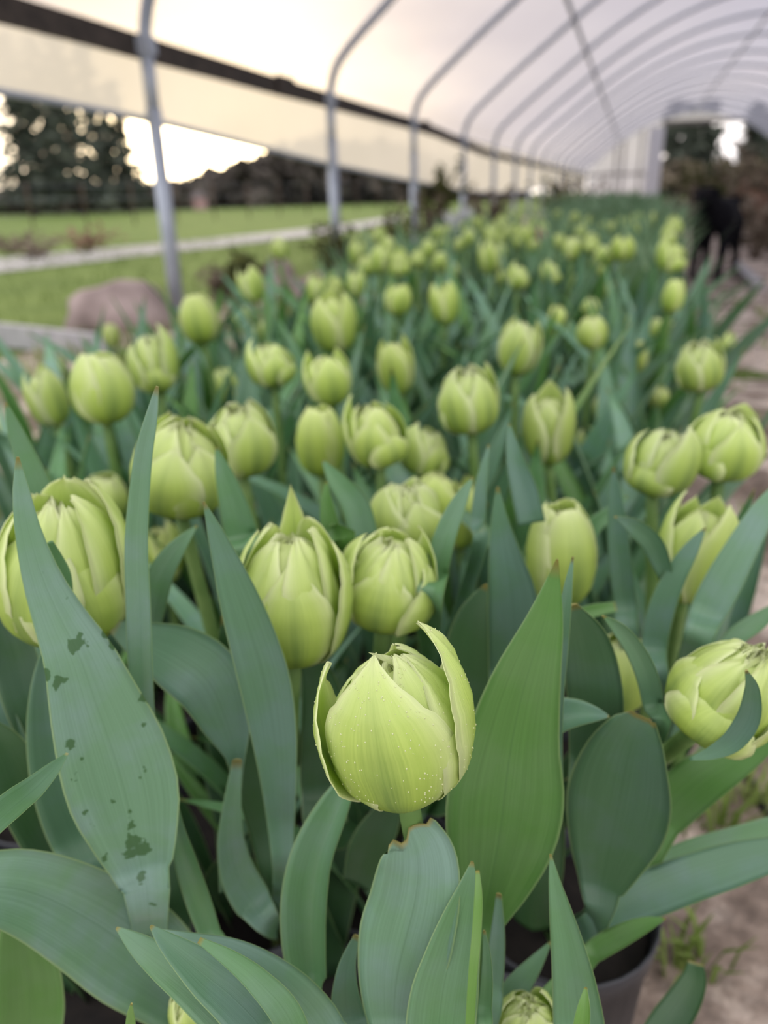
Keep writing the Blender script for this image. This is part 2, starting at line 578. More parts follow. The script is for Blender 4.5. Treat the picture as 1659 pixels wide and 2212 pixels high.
def blade_mesh(name, spine, face_dir, cup=0.25, twist=0.0, nseg=26, nx=8, wave=0.0, ph=0.0, thick=0.0009, mat=None, ragged=0.0, twist2=None, minw=0.0003):
    """leaf blade: spine = base..tip list of (x,y,z,halfwidth); face_dir(p) = direction the inner face looks to"""
    S = catmull(spine, nseg)
    mb = MB()
    front, back = [], []
    for i, s in enumerate(S):
        p = Vector(s[:3])
        w = max(s[3], minw)
        t = Vector(S[min(i + 1, nseg)][:3]) - Vector(S[max(i - 1, 0)][:3])
        t.normalize()
        n0 = face_dir(p)
        lat = t.cross(n0)
        if lat.length < 1e-5:
            lat = Vector((1, 0, 0))
        lat.normalize()
        nrm_ = lat.cross(t).normalized()
        fr = i / nseg
        tw = twist if twist2 is None else twist + (twist2 - twist) * fr
        if tw:
            c, s_ = math.cos(tw), math.sin(tw)
            lat, nrm_ = lat * c + nrm_ * s_, nrm_ * c - lat * s_
            w = w / max(0.45, c)
        fr_row, bk_row = [], []
        for j in range(nx + 1):
            u = 2 * j / nx - 1
            off = cup * w * (0.6 * u * u + 0.4 * abs(u))
            off += wave * w * u * abs(u) * math.sin(fr * 9 + ph) if wave else 0
            q = p + lat * (u * w) + nrm_ * off
            if ragged and i >= nseg - 1:
                q += t * (ragged * w * (mnoise.noise(Vector((u * 3.1 + ph, ph, 2.7))) - 0.25 + 0.35 * u))
            th = thick * (1 - 0.6 * u * u) * 0.5
            fr_row.append(mb.vert(q + nrm_ * th, (j / nx, fr)))
            bk_row.append(mb.vert(q - nrm_ * th, (j / nx, fr)))
        front.append(fr_row)
        back.append(bk_row)
    mb.grid([list(reversed(r)) for r in front])
    mb.grid(back)
    for k in (0, -1):
        e = [(r[k], b[k]) for r, b in zip(front, back)]
        for (a, b), (c, d) in zip(e[:-1], e[1:]):
            mb.face(a, b, d, c)
    for k in (0, -1):
        for j in range(nx):
            mb.face(front[k][j], front[k][j + 1], back[k][j + 1], back[k][j])
    return mb.mesh(name, mat or M['leaf'])


def to_cam(p):
    return (CAM - p).normalized()


# ------------------------------------------------------------------ petals and blooms
PROF = [(0, .13, 0), (.05, .40, .02), (.13, .68, .09), (.25, .90, .22), (.40, 1.0, .40), (.55, .99, .57),
        (.70, .89, .73), (.84, .71, .87), (.94, .54, .96), (1.0, .44, 1.0)]


def lut(tab, v, k):
    for a, b in zip(tab[:-1], tab[1:]):
        if v <= b[0]:
            t = (v - a[0]) / (b[0] - a[0])
            t = t * t * (3 - 2 * t) * 0.4 + t * 0.6
            return a[k] + (b[k] - a[k]) * t
    return tab[-1][k]


WSH_POINT = [(0, .42), (.12, .74), (.30, .97), (.45, 1.0), (.62, .86), (.76, .60), (.88, .32), (.96, .12), (1, .02)]
WSH_BLUNT = [(0, .42), (.12, .74), (.30, .95), (.5, 1.0), (.72, .92), (.90, .70), (.97, .48), (1, .26)]


def petal_into(mb, phi, R, Hh, A, layer=1.0, open_=0.0, flick=0.0, curl=0.0, blunt=False, wav=0.0, close=0.0, seed=0.0, flat=0.0, lean=0.0, nv=14, nu=8, thick=0.0007, mat=0):
    """one petal on the bud's rounded wall. phi: azimuth (0 = -Y, positive turns to +X); A: half width angle"""
    tab = WSH_BLUNT if blunt else WSH_POINT
    front, back = [], []
    for i in range(nv + 1):
        v = i / nv
        r0, z = lut(PROF, v, 1), lut(PROF, v, 2)
        wv = lut(tab, v, 1)
        fr, bk = [], []
        for j in range(nu + 1):
            u = 2 * j / nu - 1
            a = phi + u * A * wv + lean * v * v
            r = r0 + open_ * v * v + flick * max(0, v - 0.7) ** 2 * 8 - close * v ** 5
            r = r * layer
            r -= flat * (u * u) * 0.22 * (1 - v * 0.3)
            r += curl * abs(u) ** 3 * (0.3 + v)
            if wav:
                nz = mnoise.noise(Vector((u * 2.2 + seed, v * 3.0, seed * 1.7)))
                r += wav * nz * (0.25 + v)
                zz_ = z + wav * 0.5 * v * mnoise.noise(Vector((u * 3 + seed, seed, 4.2)))
            else:
                zz_ = z
            r *= R
            q = Vector((math.sin(a) * r, -math.cos(a) * r, zz_ * Hh))
            n = Vector((math.sin(a), -math.cos(a), -0.1)).normalized()
            th = thick * (1 - 0.5 * u * u) * 0.5
            fr.append(mb.vert(q + n * th, (j / nu, v)))
            bk.append(mb.vert(q - n * th, (j / nu, v)))
        front.append(fr)
        back.append(bk)
    mb.grid(front, mat=mat)
    mb.grid([list(reversed(r)) for r in back], mat=mat)
    for k in (0, -1):
        e = [(r[k], b[k]) for r, b in zip(front, back)]
        for (a, b), (c, d) in zip(e[:-1], e[1:]):
            mb.face(a, b, d, c, mat=mat)
    for j in range(nu):
        mb.face(front[-1][j], front[-1][j + 1], back[-1][j + 1], back[-1][j], mat=mat)
    return front


D2R = math.pi / 180


def bloom_petals(kind, seed):
    """list of petal parameter dicts (outer first) for a bloom of a kind"""
    r = random.Random(seed)
    out_ = []
    if kind == 'main':
        out_ = [
            dict(phi=-8 * D2R, A=66 * D2R, layer=1.0, Hh=1.11, lean=-0.18, seed=1, flat=0.15, wav=0.02),
            dict(phi=-92 * D2R, A=40 * D2R, layer=1.06, Hh=0.98, open_=0.22, curl=0.0, flick=0.10, seed=2, wav=0.05, flat=-0.2),
            dict(phi=101 * D2R, A=50 * D2R, layer=1.05, Hh=1.22, open_=0.0, seed=3, wav=0.03, lean=-0.42, flat=-0.1),
            dict(phi=172 * D2R, A=62 * D2R, layer=1.0, Hh=0.92, seed=4, wav=0.03),
            dict(phi=-62 * D2R, A=44 * D2R, layer=0.95, Hh=0.90, close=.15, blunt=True, seed=5, wav=0.05),
            dict(phi=48 * D2R, A=56 * D2R, layer=0.93, Hh=1.02, close=.30, blunt=True, seed=6, wav=0.04),
            dict(phi=80 * D2R, A=46 * D2R, layer=0.98, Hh=1.0, close=.22, blunt=True, seed=7, wav=0.04),
            dict(phi=140 * D2R, A=52 * D2R, layer=0.90, Hh=1.03, close=.25, blunt=True, seed=8, wav=0.06),
            dict(phi=-135 * D2R, A=52 * D2R, layer=0.90, Hh=0.96, close=.25, blunt=True, seed=9, wav=0.06),
        ]
    elif kind in ('peel', 'silver', 'round'):
        T = {
            'peel': [(2, 50, 1.00, .86, 0, .04, -.05), (72, 34, 1.10, .92, .0, .26, .15), (-88, 30, 1.05, 1.0, 0, .10, 0), (172, 24, .98, 1.26, 0, .05, 0), (128, 50, 1.0, 1.04, 1, .05, 0),
                     (-48, 46, .96, .93, 1, -.10, -.2), (36, 46, .93, .96, 1, -.06, -.2), (84, 44, .94, 1.0, 1, -.02, -.1), (-130, 50, .95, 1.0, 1, 0, 0)],
            'silver': [(-14, 52, 1.0, .84, 0, .0, .10), (54, 46, 1.12, .80, 0, .12, .35), (-78, 34, 1.06, 1.04, 0, .14, .1), (118, 40, 1.02, 1.08, 0, .12, -.2), (180, 50, .98, .98, 1, 0, 0),
                       (-44, 46, .93, .92, 1, -.12, 0), (22, 46, .92, .94, 1, -.14, 0), (78, 44, .93, .98, 1, -.08, 0), (-128, 50, .93, .96, 1, 0, 0)],
            'round': [(14, 52, 1.04, .80, 1, -.05, -.5), (-48, 56, 1.06, .88, 1, -.1, .2), (62, 40, 1.0, 1.02, 1, -.08, -.1), (92, 42, 1.08, 1.12, 0, .06, -.25), (-100, 48, 1.04, .96, 0, .0, .2),
                      (150, 56, 1.0, 1.08, 1, .1, 0), (-150, 56, 1.0, 1.0, 1, .05, 0), (30, 44, .90, .97, 1, -.1, 0), (-20, 44, .88, .99, 1, -.16, 0)]}[kind]
        for k, (az, A, ly, hh, bl, op, ln) in enumerate(T):
            out_.append(dict(phi=az * D2R, A=A * D2R, layer=ly, Hh=hh, blunt=bool(bl), open_=max(0, op), close=max(0, -op) * 1.6, lean=ln, seed=seed + k * 1.3, wav=.05 if k < 5 else .09, flat=-.12))
    elif kind == 'egg':       # closed, smooth
        for k in range(3):
            out_.append(dict(phi=(k * 120 + 25 + r.uniform(-15, 15)) * D2R, A=74 * D2R, layer=1.0, Hh=r.uniform(.96, 1.02), blunt=True, seed=seed + k, wav=0.03))
        for k in range(3):
            out_.append(dict(phi=(k * 120 - 38 + r.uniform(-10, 10)) * D2R, A=62 * D2R, layer=0.94, Hh=r.uniform(.97, 1.02), blunt=True, seed=seed + 5 + k, wav=0.04))
    elif kind == 'point':     # slender, petals pointed and upright
        for k in range(3):
            out_.append(dict(phi=(k * 120 + 40 + r.uniform(-15, 15)) * D2R, A=62 * D2R, layer=1.0, Hh=r.uniform(1.0, 1.12), seed=seed + k, wav=0.03, open_=0.22, flat=0.1))
        for k in range(3):
            out_.append(dict(phi=(k * 120 - 20 + r.uniform(-10, 10)) * D2R, A=60 * D2R, layer=0.92, Hh=r.uniform(.92, 1.02), seed=seed + 5 + k, wav=0.04, open_=0.18))
        for k in range(3):
            out_.append(dict(phi=(k * 120 + 80) * D2R, A=50 * D2R, layer=0.75, Hh=r.uniform(.85, .95), blunt=True, seed=seed + 9 + k, wav=0.06, open_=0.1))
    else:                     # 'open': a few guard petals of uneven height round a full, lumpy dome of inner petals
        for k in range(5):
            az = k * 72 + r.uniform(-16, 16)
            back = math.cos(az * D2R) < -.2
            out_.append(dict(phi=az * D2R, A=r.uniform(42, 58) * D2R, layer=r.uniform(1.0, 1.08), Hh=r.choice((.9, 1.05, 1.18)) if back else r.choice((.60, .72, .84, .96)),
                             open_=r.uniform(.0, .22), flick=r.uniform(-.1, .15), seed=seed + k, wav=0.06, flat=r.uniform(-.25, .15), lean=r.uniform(-.35, .35)))
        for k in range(6):
            out_.append(dict(phi=(k * 60 + 30 + r.uniform(-12, 12)) * D2R, A=r.uniform(40, 52) * D2R, layer=r.uniform(.88, .97), Hh=r.uniform(.84, 1.02), blunt=True, close=r.uniform(.0, .24), seed=seed + 7 + k, wav=0.13, flat=-.12))
        for k in range(5):
            out_.append(dict(phi=(k * 72 + 20 + r.uniform(-10, 10)) * D2R, A=48 * D2R, layer=0.70, Hh=r.uniform(.86, 1.02), blunt=True, close=r.uniform(.05, .3), seed=seed + 13 + k, wav=0.28, flat=-.2))
    return out_


def heart_into(mb, kind, R, Hh, seed, mat=0):
    """the crumpled middle of the bloom and the receptacle that carries it"""
    n = {'egg': 3, 'point': 3, 'main': 7}.get(kind, 6)
    r = random.Random(seed * 3 + 1)
    for k in range(n):
        petal_into(mb, (k * 360 / n + r.uniform(-20, 20)) * D2R, R, Hh * r.uniform(.86, .97), 66 * D2R, layer=r.choice((.46, .62, .76)), blunt=True,
                   wav=0.28, seed=seed + k * 2.3, close=.36, open_=0.06 if kind != 'egg' else 0.0, nv=9, nu=6, mat=mat)
    mb.lathe([(R * .70, .35 * Hh), (R * .74, .6 * Hh), (R * .64, .78 * Hh), (R * .40, .88 * Hh), (R * .14, .91 * Hh), (.001, .90 * Hh)], 12, mat)
    rows = mb.lathe([(0.001, -0.03 * Hh), (0.10 * R, -0.03 * Hh), (0.16 * R, 0.0), (0.30 * R, 0.05 * Hh), (0.001, 0.06 * Hh)], 10, mat)


def lib_bloom(kind, seed, full=True):
    """(heart mesh, [petal meshes]) for a unit bloom: radius 1, height 2.35; or one joined mesh"""
    R, Hb = 1.0, {'egg': 2.5, 'point': 2.75}.get(kind, 2.25)
    ps = bloom_petals(kind, seed)
    if full:
        hm = MB()
        heart_into(hm, kind, R, Hb, seed)
        pm = []
        for p in ps:
            q = dict(p)
            hh = q.pop('Hh')
            phi, A = q.pop('phi'), q.pop('A')
            mb = MB()
            petal_into(mb, phi, R, hh * Hb, A, nv=11, nu=7, thick=0.03, **q)
            pm.append(mb.mesh('petal', M['petal']))
        return hm.mesh('bloom', M['petal']), pm
    mb = MB()
    for p in ps[:6]:
        q = dict(p)
        hh = q.pop('Hh')
        phi, A = q.pop('phi'), q.pop('A')
        petal_into(mb, phi, R, hh * Hb, A, nv=7, nu=4, thick=0.03, **q)
    heart_into(mb, 'egg', R, Hb, seed)
    return mb.mesh('bloom', M['petal']), []


# =================================================================== THE SETTING
PX = -2.4                      # line of the left posts
HOOP_Y = [1.28] + [3.89, 6.5, 9.1, 11.9] + [11.9 + 2.64 * k for k in range(1, 13)]  # first hoop unseen; roof stops there so open sky lights the front
END_Y = HOOP_Y[-1]
ARCH = [(-2.4, 1.30), (-2.385, 1.42), (-2.33, 1.56), (-2.20, 1.70), (-2.02, 1.85), (-1.67, 2.13), (-1.32, 2.39), (-0.7, 2.84),
        (0.1, 3.30), (0.9, 3.62), (1.65, 3.80), (2.4, 3.86)]
ARCH = ARCH + [(4.8 - x, z) for x, z in reversed(ARCH[:-1])]


def plane(name, x0, y0, x1, y1, z, mat, nx=1, ny=1):
    mb = MB()
    rows = [[mb.vert((x0 + (x1 - x0) * i / nx, y0 + (y1 - y0) * j / ny, z)) for i in range(nx + 1)] for j in range(ny + 1)]
    mb.grid(rows)
    return struct(name, mb.mesh(name, mat, False))


# ground: lawn outside, dirt floor inside with a little relief
plane('lawn', -160, -80, 160, 200, -0.02, M['lawn'])
mb = MB()
rows = []
NX, NY = 46, 120
for j in range(NY + 1):
    y = -4 + (j / NY) ** 1.7 * (END_Y + 6)
    row = []
    for i in range(NX + 1):
        x = -2.55 + 9.9 * (i / NX)
        z = 0.035 * mnoise.noise(Vector((x * 2.1, y * 2.1, 0))) + 0.02 * mnoise.noise(Vector((x * 7, y * 7, 3)))
        row.append(mb.vert((x, y, z * (1 if -0.95 > x or x > 0.2 else 0.3))))
    rows.append(row)
mb.grid(rows)
struct('floor', mb.mesh('floor', M['dirt']))
# gravel path crossing the grass
path_px = [(-120, 588, 560), (0, 585, 556), (140, 570, 543), (300, 550, 528), (450, 535, 515), (600, 517, 500), (740, 500, 484), (870, 478, 464)]
mb = MB()
rows = []
for x, yb, yt in path_px:
    a, b = at_z(x, yb, 0), at_z(x, yt, 0)
    rows.append([mb.vert((a.x, a.y, -0.008)), mb.vert(((a.x + b.x) / 2, (a.y + b.y) / 2, 0.01)), mb.vert((b.x, b.y, -0.008))])
mb.grid(rows)
struct('gravel_path', mb.mesh('gravel_path', M['gravel']))

# roof film: skin stretched over the hoops, drawn in a little between them
mb = MB()
rows = []
ys = []
for a, b in zip(HOOP_Y[:-1], HOOP_Y[1:]):
    for k in range(6):
        ys.append((a + (b - a) * k / 6, math.sin(math.pi * k / 6)))
ys.append((HOOP_Y[-1], 0))
arch_s = [q for q in catmull(ARCH, 72) if q[1] > 1.395]
for y, sag in ys:
    row = []
    for x, z in arch_s:
        k = 1.008 - 0.006 * sag
        if not row:
            row.append(mb.vert((PX - 0.074, y, 1.33)))
        row.append(mb.vert((2.4 + (x - 2.4) * (1.009 - 0.005 * sag), y, 0.9 + (z - 0.9) * (1.013 - 0.010 * sag))))
    row.append(mb.vert((7.274, y, 1.33)))
    rows.append(row)
mb.grid(rows)
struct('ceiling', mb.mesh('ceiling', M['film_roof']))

# roll-up side curtain, bottom edge sagging lower down the house
cb_px = [(2.81, 1.03), (3.94, 1.00), (6.43, 0.86), (9.02, 0.75), (11.87, 0.65), (14.0, 0.60), (16.5, 0.58), (19.8, 0.62), (22.5, 0.68), (26, 0.60), (END_Y, 0.58)]


def curtain_z(y):
    if y < 2.81:
        return 1.03 + 0.012 * (2.81 - y)
    for (a, za), (b, zb) in zip(cb_px[:-1], cb_px[1:]):
        if y <= b:
            return za + (zb - za) * (y - a) / (b - a)
    return cb_px[-1][1]


for side, X in (('left', PX - 0.075), ('right', 7.275)):
    mb = MB()
    rows = []
    for k in range(140):
        y = HOOP_Y[0] + (END_Y - HOOP_Y[0]) * (k / 139) ** 1.3
        zb = curtain_z(y) if side == 'left' else 0.85  # unseen right curtain, rolled up to let in more side light
        rows.append([mb.vert((X + 0.006 * math.sin(y * 3.1 + 3 * t), y, 1.36 + (zb - 1.36) * t)) for t in (0, .25, .5, .75, 1)])
    mb.grid(rows)
    struct('wall_' + side, mb.mesh('wall_' + side, M['film_side']))
mb = MB()
pts = []
for k in range(70):
    y = HOOP_Y[0] + (END_Y - HOOP_Y[0]) * (k / 69) ** 1.4
    pts.append((PX - 0.052, y, curtain_z(y) + .004))
mb.tube(pts, 0.016, 8)
tag(link('roll_up_bar', mb.mesh('roll_up_bar', M['steel'])), 'long thin roll-up pipe wrapped into the lower edge of the left plastic curtain', 'pipe')


def hip_z(y):
    return 1.33 if y < 10 else max(1.21, 1.33 - 0.03 * (y - 10))


# hip board: dark weathered planks running along the left posts
hb = thing('hip_board', 'dark weathered wooden board running along the left hoops above the side curtain', 'board', (PX - 0.05, 3.9, 1.3))
cuts = [1.28, 5.62, 9.75, 14.6, 20, 26, 32, 38, END_Y]
for a, b in zip(cuts[:-1], cuts[1:]):
    mb = MB()
    n = 6
    rows = []
    for k in range(n + 1):
        y = a + 0.004 + (b - a - 0.008) * k / n
        z = hip_z(y) + 0.006 * mnoise.noise(Vector((y, 1, 1)))
        h2 = 0.052
        rows.append([mb.vert(p) for p in ((PX - 0.066, y, z - h2), (PX - 0.028, y, z - h2), (PX - 0.028, y, z + h2), (PX - 0.066, y, z + h2))])
    mb.grid(rows, True)
    mb.face(*rows[0])
    mb.face(*reversed(rows[-1]))
    o = link('plank', mb.mesh('plank', M['board'], False), hb)
    o.location = -Vector(hb.location)
for y in (5.66, 9.75):
    mb = MB()
    z = hip_z(y)
    mb.box((PX - 0.027, y - 0.14, z - 0.062), (PX + 0.0, y + 0.14, z + 0.064))
    o = link('splice_block', mb.mesh('splice_block', M['board'], False), hb)
    o.location = -Vector(hb.location)

# hoops
HL = {1: 'galvanised steel hoop nearest the camera at the left, post standing behind the boulder',
      2: 'second steel hoop from the left, its post beside the brown weeds',
      3: 'third steel hoop from the left, where the dark board is spliced',
      4: 'fourth steel hoop from the left, its post rising behind the white flowers',
      5: 'fifth steel hoop from the left, standing beyond the white flowers'}


ORD = ['', 'first', 'second', 'third', 'fourth', 'fifth', 'sixth', 'seventh', 'eighth', 'ninth', 'tenth', 'eleventh', 'twelfth', 'thirteenth', 'fourteenth', 'fifteenth', 'sixteenth', 'seventeenth', 'eighteenth']


def make_hoop(k, y):
    far = y > 15
    o = thing('greenhouse_hoop', HL.get(k, '%s pale steel hoop counted from the left, deep in the greenhouse' % ORD[k] if k else 'unseen steel hoop where the roof stops short to light the front bed'), 'hoop', (PX, y, 0), 'steel hoops of the greenhouse')
    mb = MB()
    mb.tube([(x - PX, 0, z) for x, z in catmull(ARCH, 54)], 0.032, 8)
    link('arch_pipe', mb.mesh('arch_pipe', M['steel']), o)
    for sx in (0, 9.6):
        mb = MB()
        mb.tube([(sx, 0, -0.06), (sx, 0, 0.5), (sx, 0, 1.05)], 0.041, 10)
        link('ground_post', mb.mesh('ground_post', M['steel']), o)
        mb = MB()
        mb.tube([(sx, 0, 0.98), (sx, 0, 1.36)], 0.035, 10)
        link('post_sleeve', mb.mesh('post_sleeve', M['steel']), o)
        mb = MB()
        mb.box((sx - 0.04, -0.04, hip_z(y) - 0.04), (sx + 0.04, 0.04, hip_z(y) + 0.04))
        link('clamp', mb.mesh('clamp', M['steel'], False), o)
    return o


for k, y in enumerate(HOOP_Y):
    make_hoop(k, y)

# purlins
for (x, z), lab in (((-0.95, 2.62), 'grey purlin pipe running under the left slope of the plastic roof'), ((2.25, 3.80), 'grey ridge pipe running under the top of the plastic roof'),
                    ((5.75, 2.62), 'grey purlin pipe under the right slope of the plastic roof')):
    mb = MB()
    mb.tube([(x, y, z) for y in (HOOP_Y[0], 5, 12, 20, 30, END_Y)], 0.03, 8)
    tag(link('purlin', mb.mesh('purlin', M['steel'])), lab, 'pipe')

# far end wall: film left and right of a tall open doorway
DX0, DX1, DZ = 1.05, 6.2, 3.45


def arch_z(x):
    for (xa, za), (xb, zb) in zip(ARCH[:-1], ARCH[1:]):
        if xa <= x <= xb:
            return za + (zb - za) * (x - xa) / (xb - xa)
    return 1.3


mb = MB()
xs = [-2.38 + (DX0 + 2.38) * k / 10 for k in range(11)]
mb.grid([[mb.vert((x, END_Y + .07, 0.05)) for x in xs], [mb.vert((x, END_Y + .07, arch_z(x))) for x in xs]])
xs = [DX0 + (DX1 - DX0) * k / 10 for k in range(11)]
mb.grid([[mb.vert((x, END_Y + .07, DZ)) for x in xs], [mb.vert((x, END_Y + .07, max(arch_z(x), DZ))) for x in xs]])
xs = [DX1 + (7.18 - DX1) * k / 6 for k in range(7)]
mb.grid([[mb.vert((x, END_Y + .07, 0.05)) for x in xs], [mb.vert((x, END_Y + .07, arch_z(x))) for x in xs]])
struct('wall_back', mb.mesh('wall_back', M['film_end']))
ef = thing('end_wall_frame', 'timber frame of studs and rail in the far end wall beside the open doorway', 'frame', (DX0, END_Y, 0))


def rel_box(name, mat, lo, hi, parent):
    mb = MB()
    L = parent.location
    mb.box([a - b for a, b in zip(lo, L)], [a - b for a, b in zip(hi, L)])
    return link(name, mb.mesh(name, mat, False), parent)


for x in (-1.1, -0.75, 0.05):
    rel_box('stud', M['wood'], (x - .05, END_Y - .16, 0), (x + .05, END_Y - .06, arch_z(x)), ef)
rel_box('stud', M['wood'], (DX0 - .10, END_Y - .06, 0), (DX0, END_Y + .02, arch_z(DX0)), ef)
rel_box('stud', M['wood'], (DX1, END_Y - .06, 0), (DX1 + .10, END_Y + .02, arch_z(DX1)), ef)
rel_box('rail', M['wood'], (-2.35, END_Y - .05, 1.2), (DX0 - .1, END_Y + .02, 1.3), ef)
rel_box('door_header', M['wood'], (DX0 - .10, END_Y - .07, DZ - .1), (DX1 + .10, END_Y + .02, DZ + .08), ef)
dr = thing('sliding_door', 'white sliding door panel pushed open at the left of the far doorway', 'door', (0.6, END_Y - .12, 0))
rel_box('panel', M['whitepaint'], (0.42, END_Y - .14, 0.1), (1.0, END_Y - .09, DZ - .15), dr)
rel_box('door_rail', M['whitepaint'], (0.36, END_Y - .16, 0.1), (0.44, END_Y - .08, DZ - .12), dr)
rel_box('door_rail', M['whitepaint'], (0.98, END_Y - .16, 0.1), (1.06, END_Y - .08, DZ - .12), dr)


# =================================================================== OUTSIDE
def foliage_cloud(mb, centre, rad, n, leaf, r, flat=0.8):
    for _ in range(n):
        d = Vector((r.gauss(0, 1), r.gauss(0, 1), r.gauss(0, 1))).normalized() * (r.random() ** 0.4)
        c = Vector(centre) + Vector((d.x * rad[0], d.y * rad[1], d.z * rad[2]))
        a = Vector((r.uniform(-1, 1), r.uniform(-1, 1), r.uniform(-.6, .6))).normalized()
        b = a.cross(Vector((r.uniform(-1, 1), r.uniform(-1, 1), r.uniform(-1, 1)))).normalized()
        s = leaf * r.uniform(.6, 1.4)
        i = [mb.vert(c - a * s), mb.vert(c + b * s * .45), mb.vert(c + a * s), mb.vert(c - b * s * .45)]
        mb.face(*i)


def conifer(name, label, loc, h, rad, seed, mat, group, dens=1.0, bare=0.12):
    r = random.Random(seed)
    o = thing(name, label, 'tree', loc, group)
    mb = MB()
    mb.tube([(0, 0, -0.2), (0.1, 0, h * .5), (0, 0, h * .96)], [h * .022, h * .014, 0.03], 7)
    link('trunk', mb.mesh('trunk', M['trunk']), o)
    mb = MB()
    tiers = int(h * 2.2)
    for k in range(tiers):
        t = k / tiers
        z = h * (bare + (1 - bare) * t)
        rr = rad * (1 - t) ** 0.75 + 0.15
        nb = max(3, int(6 * (1 - t) + 3))
        for b in range(nb):
            a = r.uniform(0, 6.28)
            L = rr * r.uniform(.55, 1.05)
            for q in range(3):
                s = (q + 1) / 3
                c = (math.cos(a) * L * s, math.sin(a) * L * s, z - 0.25 * L * s * s)
                foliage_cloud(mb, c, (.35 + .2 * L * .3, .35 + .2 * L * .3, .22), max(2, int(5 * dens)), 0.30, r)
    link('foliage', mb.mesh('foliage', mat, False), o)
    return o


def broad_tree(name, label, loc, h, rad, seed, mat, group, n=9, dens=70, leaf=.35):
    r = random.Random(seed)
    o = thing(name, label, 'tree', loc, group)
    mb = MB()
    mb.tube([(0, 0, -0.2), (0.1, 0, h * .3), (0, 0, h * .7)], [h * .03, h * .02, 0.05], 7)
    link('trunk', mb.mesh('trunk', M['trunk']), o)
    mb = MB()
    for k in range(n):
        s = rad * r.uniform(.35, .6)
        c = (r.uniform(-.75, .75) * rad, r.uniform(-.7, .7) * rad, s * .5 + max(0.1, h - s * 1.25) * r.random() ** .7)
        foliage_cloud(mb, c, (s, s, s * .8), dens, leaf, r)
    link('crown', mb.mesh('crown', mat, False), o)
    return o


def ground_at(px, dist):
    d = ray(px, 440)
    d.z = 0
    d.normalize()
    return Vector((d.x * dist, d.y * dist, 0))


for k, (px, dist, h, rad) in enumerate([(72, 46, 8.3, 1.5), (122, 52, 9.2, 1.7), (170, 45, 8.4, 1.5), (225, 53, 9.2, 1.6), (272, 47, 6.5, 1.3)]):
    conifer('evergreen_tree', ['leftmost tall dark evergreen beyond the field', 'second tall dark evergreen from the left beyond the field', 'middle tall dark evergreen of the left group beyond the field',
                               'tall dark evergreen right of the middle one beyond the field', 'shorter dark evergreen at the right of the left group'][k],
            ground_at(px, dist), h, rad, 11 + k, M['evergreen'], 'evergreens beyond the field', 0.75)
# low wooded rise behind the field
prof = [(-40, 1.6), (20, 1.5), (75, 1.7), (130, 1.8), (185, 1.9), (240, 1.9), (295, 1.9), (350, 1.9), (400, 2.0), (448, 2.5), (495, 2.8), (543, 3.3), (590, 4.0), (640, 4.4), (695, 4.6), (750, 4.7), (805, 4.4), (860, 3.8), (915, 3.3), (975, 3.0), (1035, 3.0), (1095, 3.0)]
for k, (px, h) in enumerate(prof):
    d = 60 + 2.5 * math.sin(k * 2.1)
    broad_tree('distant_tree', 'dark bare tree in the wooded rise beyond the far field', ground_at(px, d), h, 1.9, 40 + k, M['hilltree'], 'trees on the wooded rise', n=14, dens=85, leaf=.40)
mb = MB()
rows = []
for k in range(40):
    px = -120 + 1260 * k / 39
    hh = [1.2, 1.2, 1.3, 1.4, 1.5, 2.2, 3.0, 3.4, 3.6, 3.2, 2.8, 2.6][min(11, max(0, int((px + 40) / 100)))]
    hh *= 1 + .12 * mnoise.noise(Vector((px * .02, 0, 0)))
    rows.append([mb.vert((ground_at(px, dd).x, ground_at(px, dd).y, zz_)) for dd, zz_ in ((62, -.1), (64.5, hh * .75), (70, hh), (84, hh * 1.02), (100, -.1))])
mb.grid(rows)
struct('hill', mb.mesh('hill', M['hilltree']))
# trees past the far doorway
for k, (px, dist, h, rad) in enumerate([(1440, 57, 5.8, 1.3), (1474, 63, 6.0, 1.5), (1510, 58, 5.8, 1.2), (1611, 60, 5.6, 1.2), (1650, 68, 5.6, 1.2)]):
    conifer('evergreen_tree', ['conifer at the left jamb of the open far doorway', 'conifer second from the left in the open far doorway', 'conifer left of the bright gap in the far doorway', 'conifer right of the bright gap in the far doorway', 'conifer at the right end of the far doorway'][k], ground_at(px, dist), h, rad * 1.2, 71 + k, M['evergreen'], 'conifers past the far doorway', 1.7, 0.03)
for k, (px, dist, h) in enumerate([(1440, 56, 2.6), (1500, 56, 2.3), (1570, 57, 2.4), (1640, 56, 2.4), (1700, 57, 2.6)]):
    broad_tree('distant_shrub', 'brown shrub beyond the open far doorway', ground_at(px, dist), h, 1.4, 90 + k, M['brownleaf'], 'shrubs past the far doorway', n=7, dens=60, leaf=.25)

# little house on the far side of the field
hl = ground_at(432, 52)
hs = thing('farm_shed', 'small pinkish shed far across the field', 'shed', hl)
rel_box('wall', M['pinkwall'], (hl.x - .3, hl.y - .3, 0), (hl.x + .3, hl.y + .3, .7), hs)
mb = MB()
i = [mb.vert(p) for p in ((-.36, -.36, .7), (.36, -.36, .7), (.36, .36, .7), (-.36, .36, .7), (-.36, 0, 1.0), (.36, 0, 1.0))]
mb.face(i[0], i[1], i[5], i[4]); mb.face(i[2], i[3], i[4], i[5]); mb.face(i[1], i[2], i[5]); mb.face(i[3], i[0], i[4]); mb.face(i[3], i[2], i[1], i[0])
link('roof', mb.mesh('roof', M['roof'], False), hs)

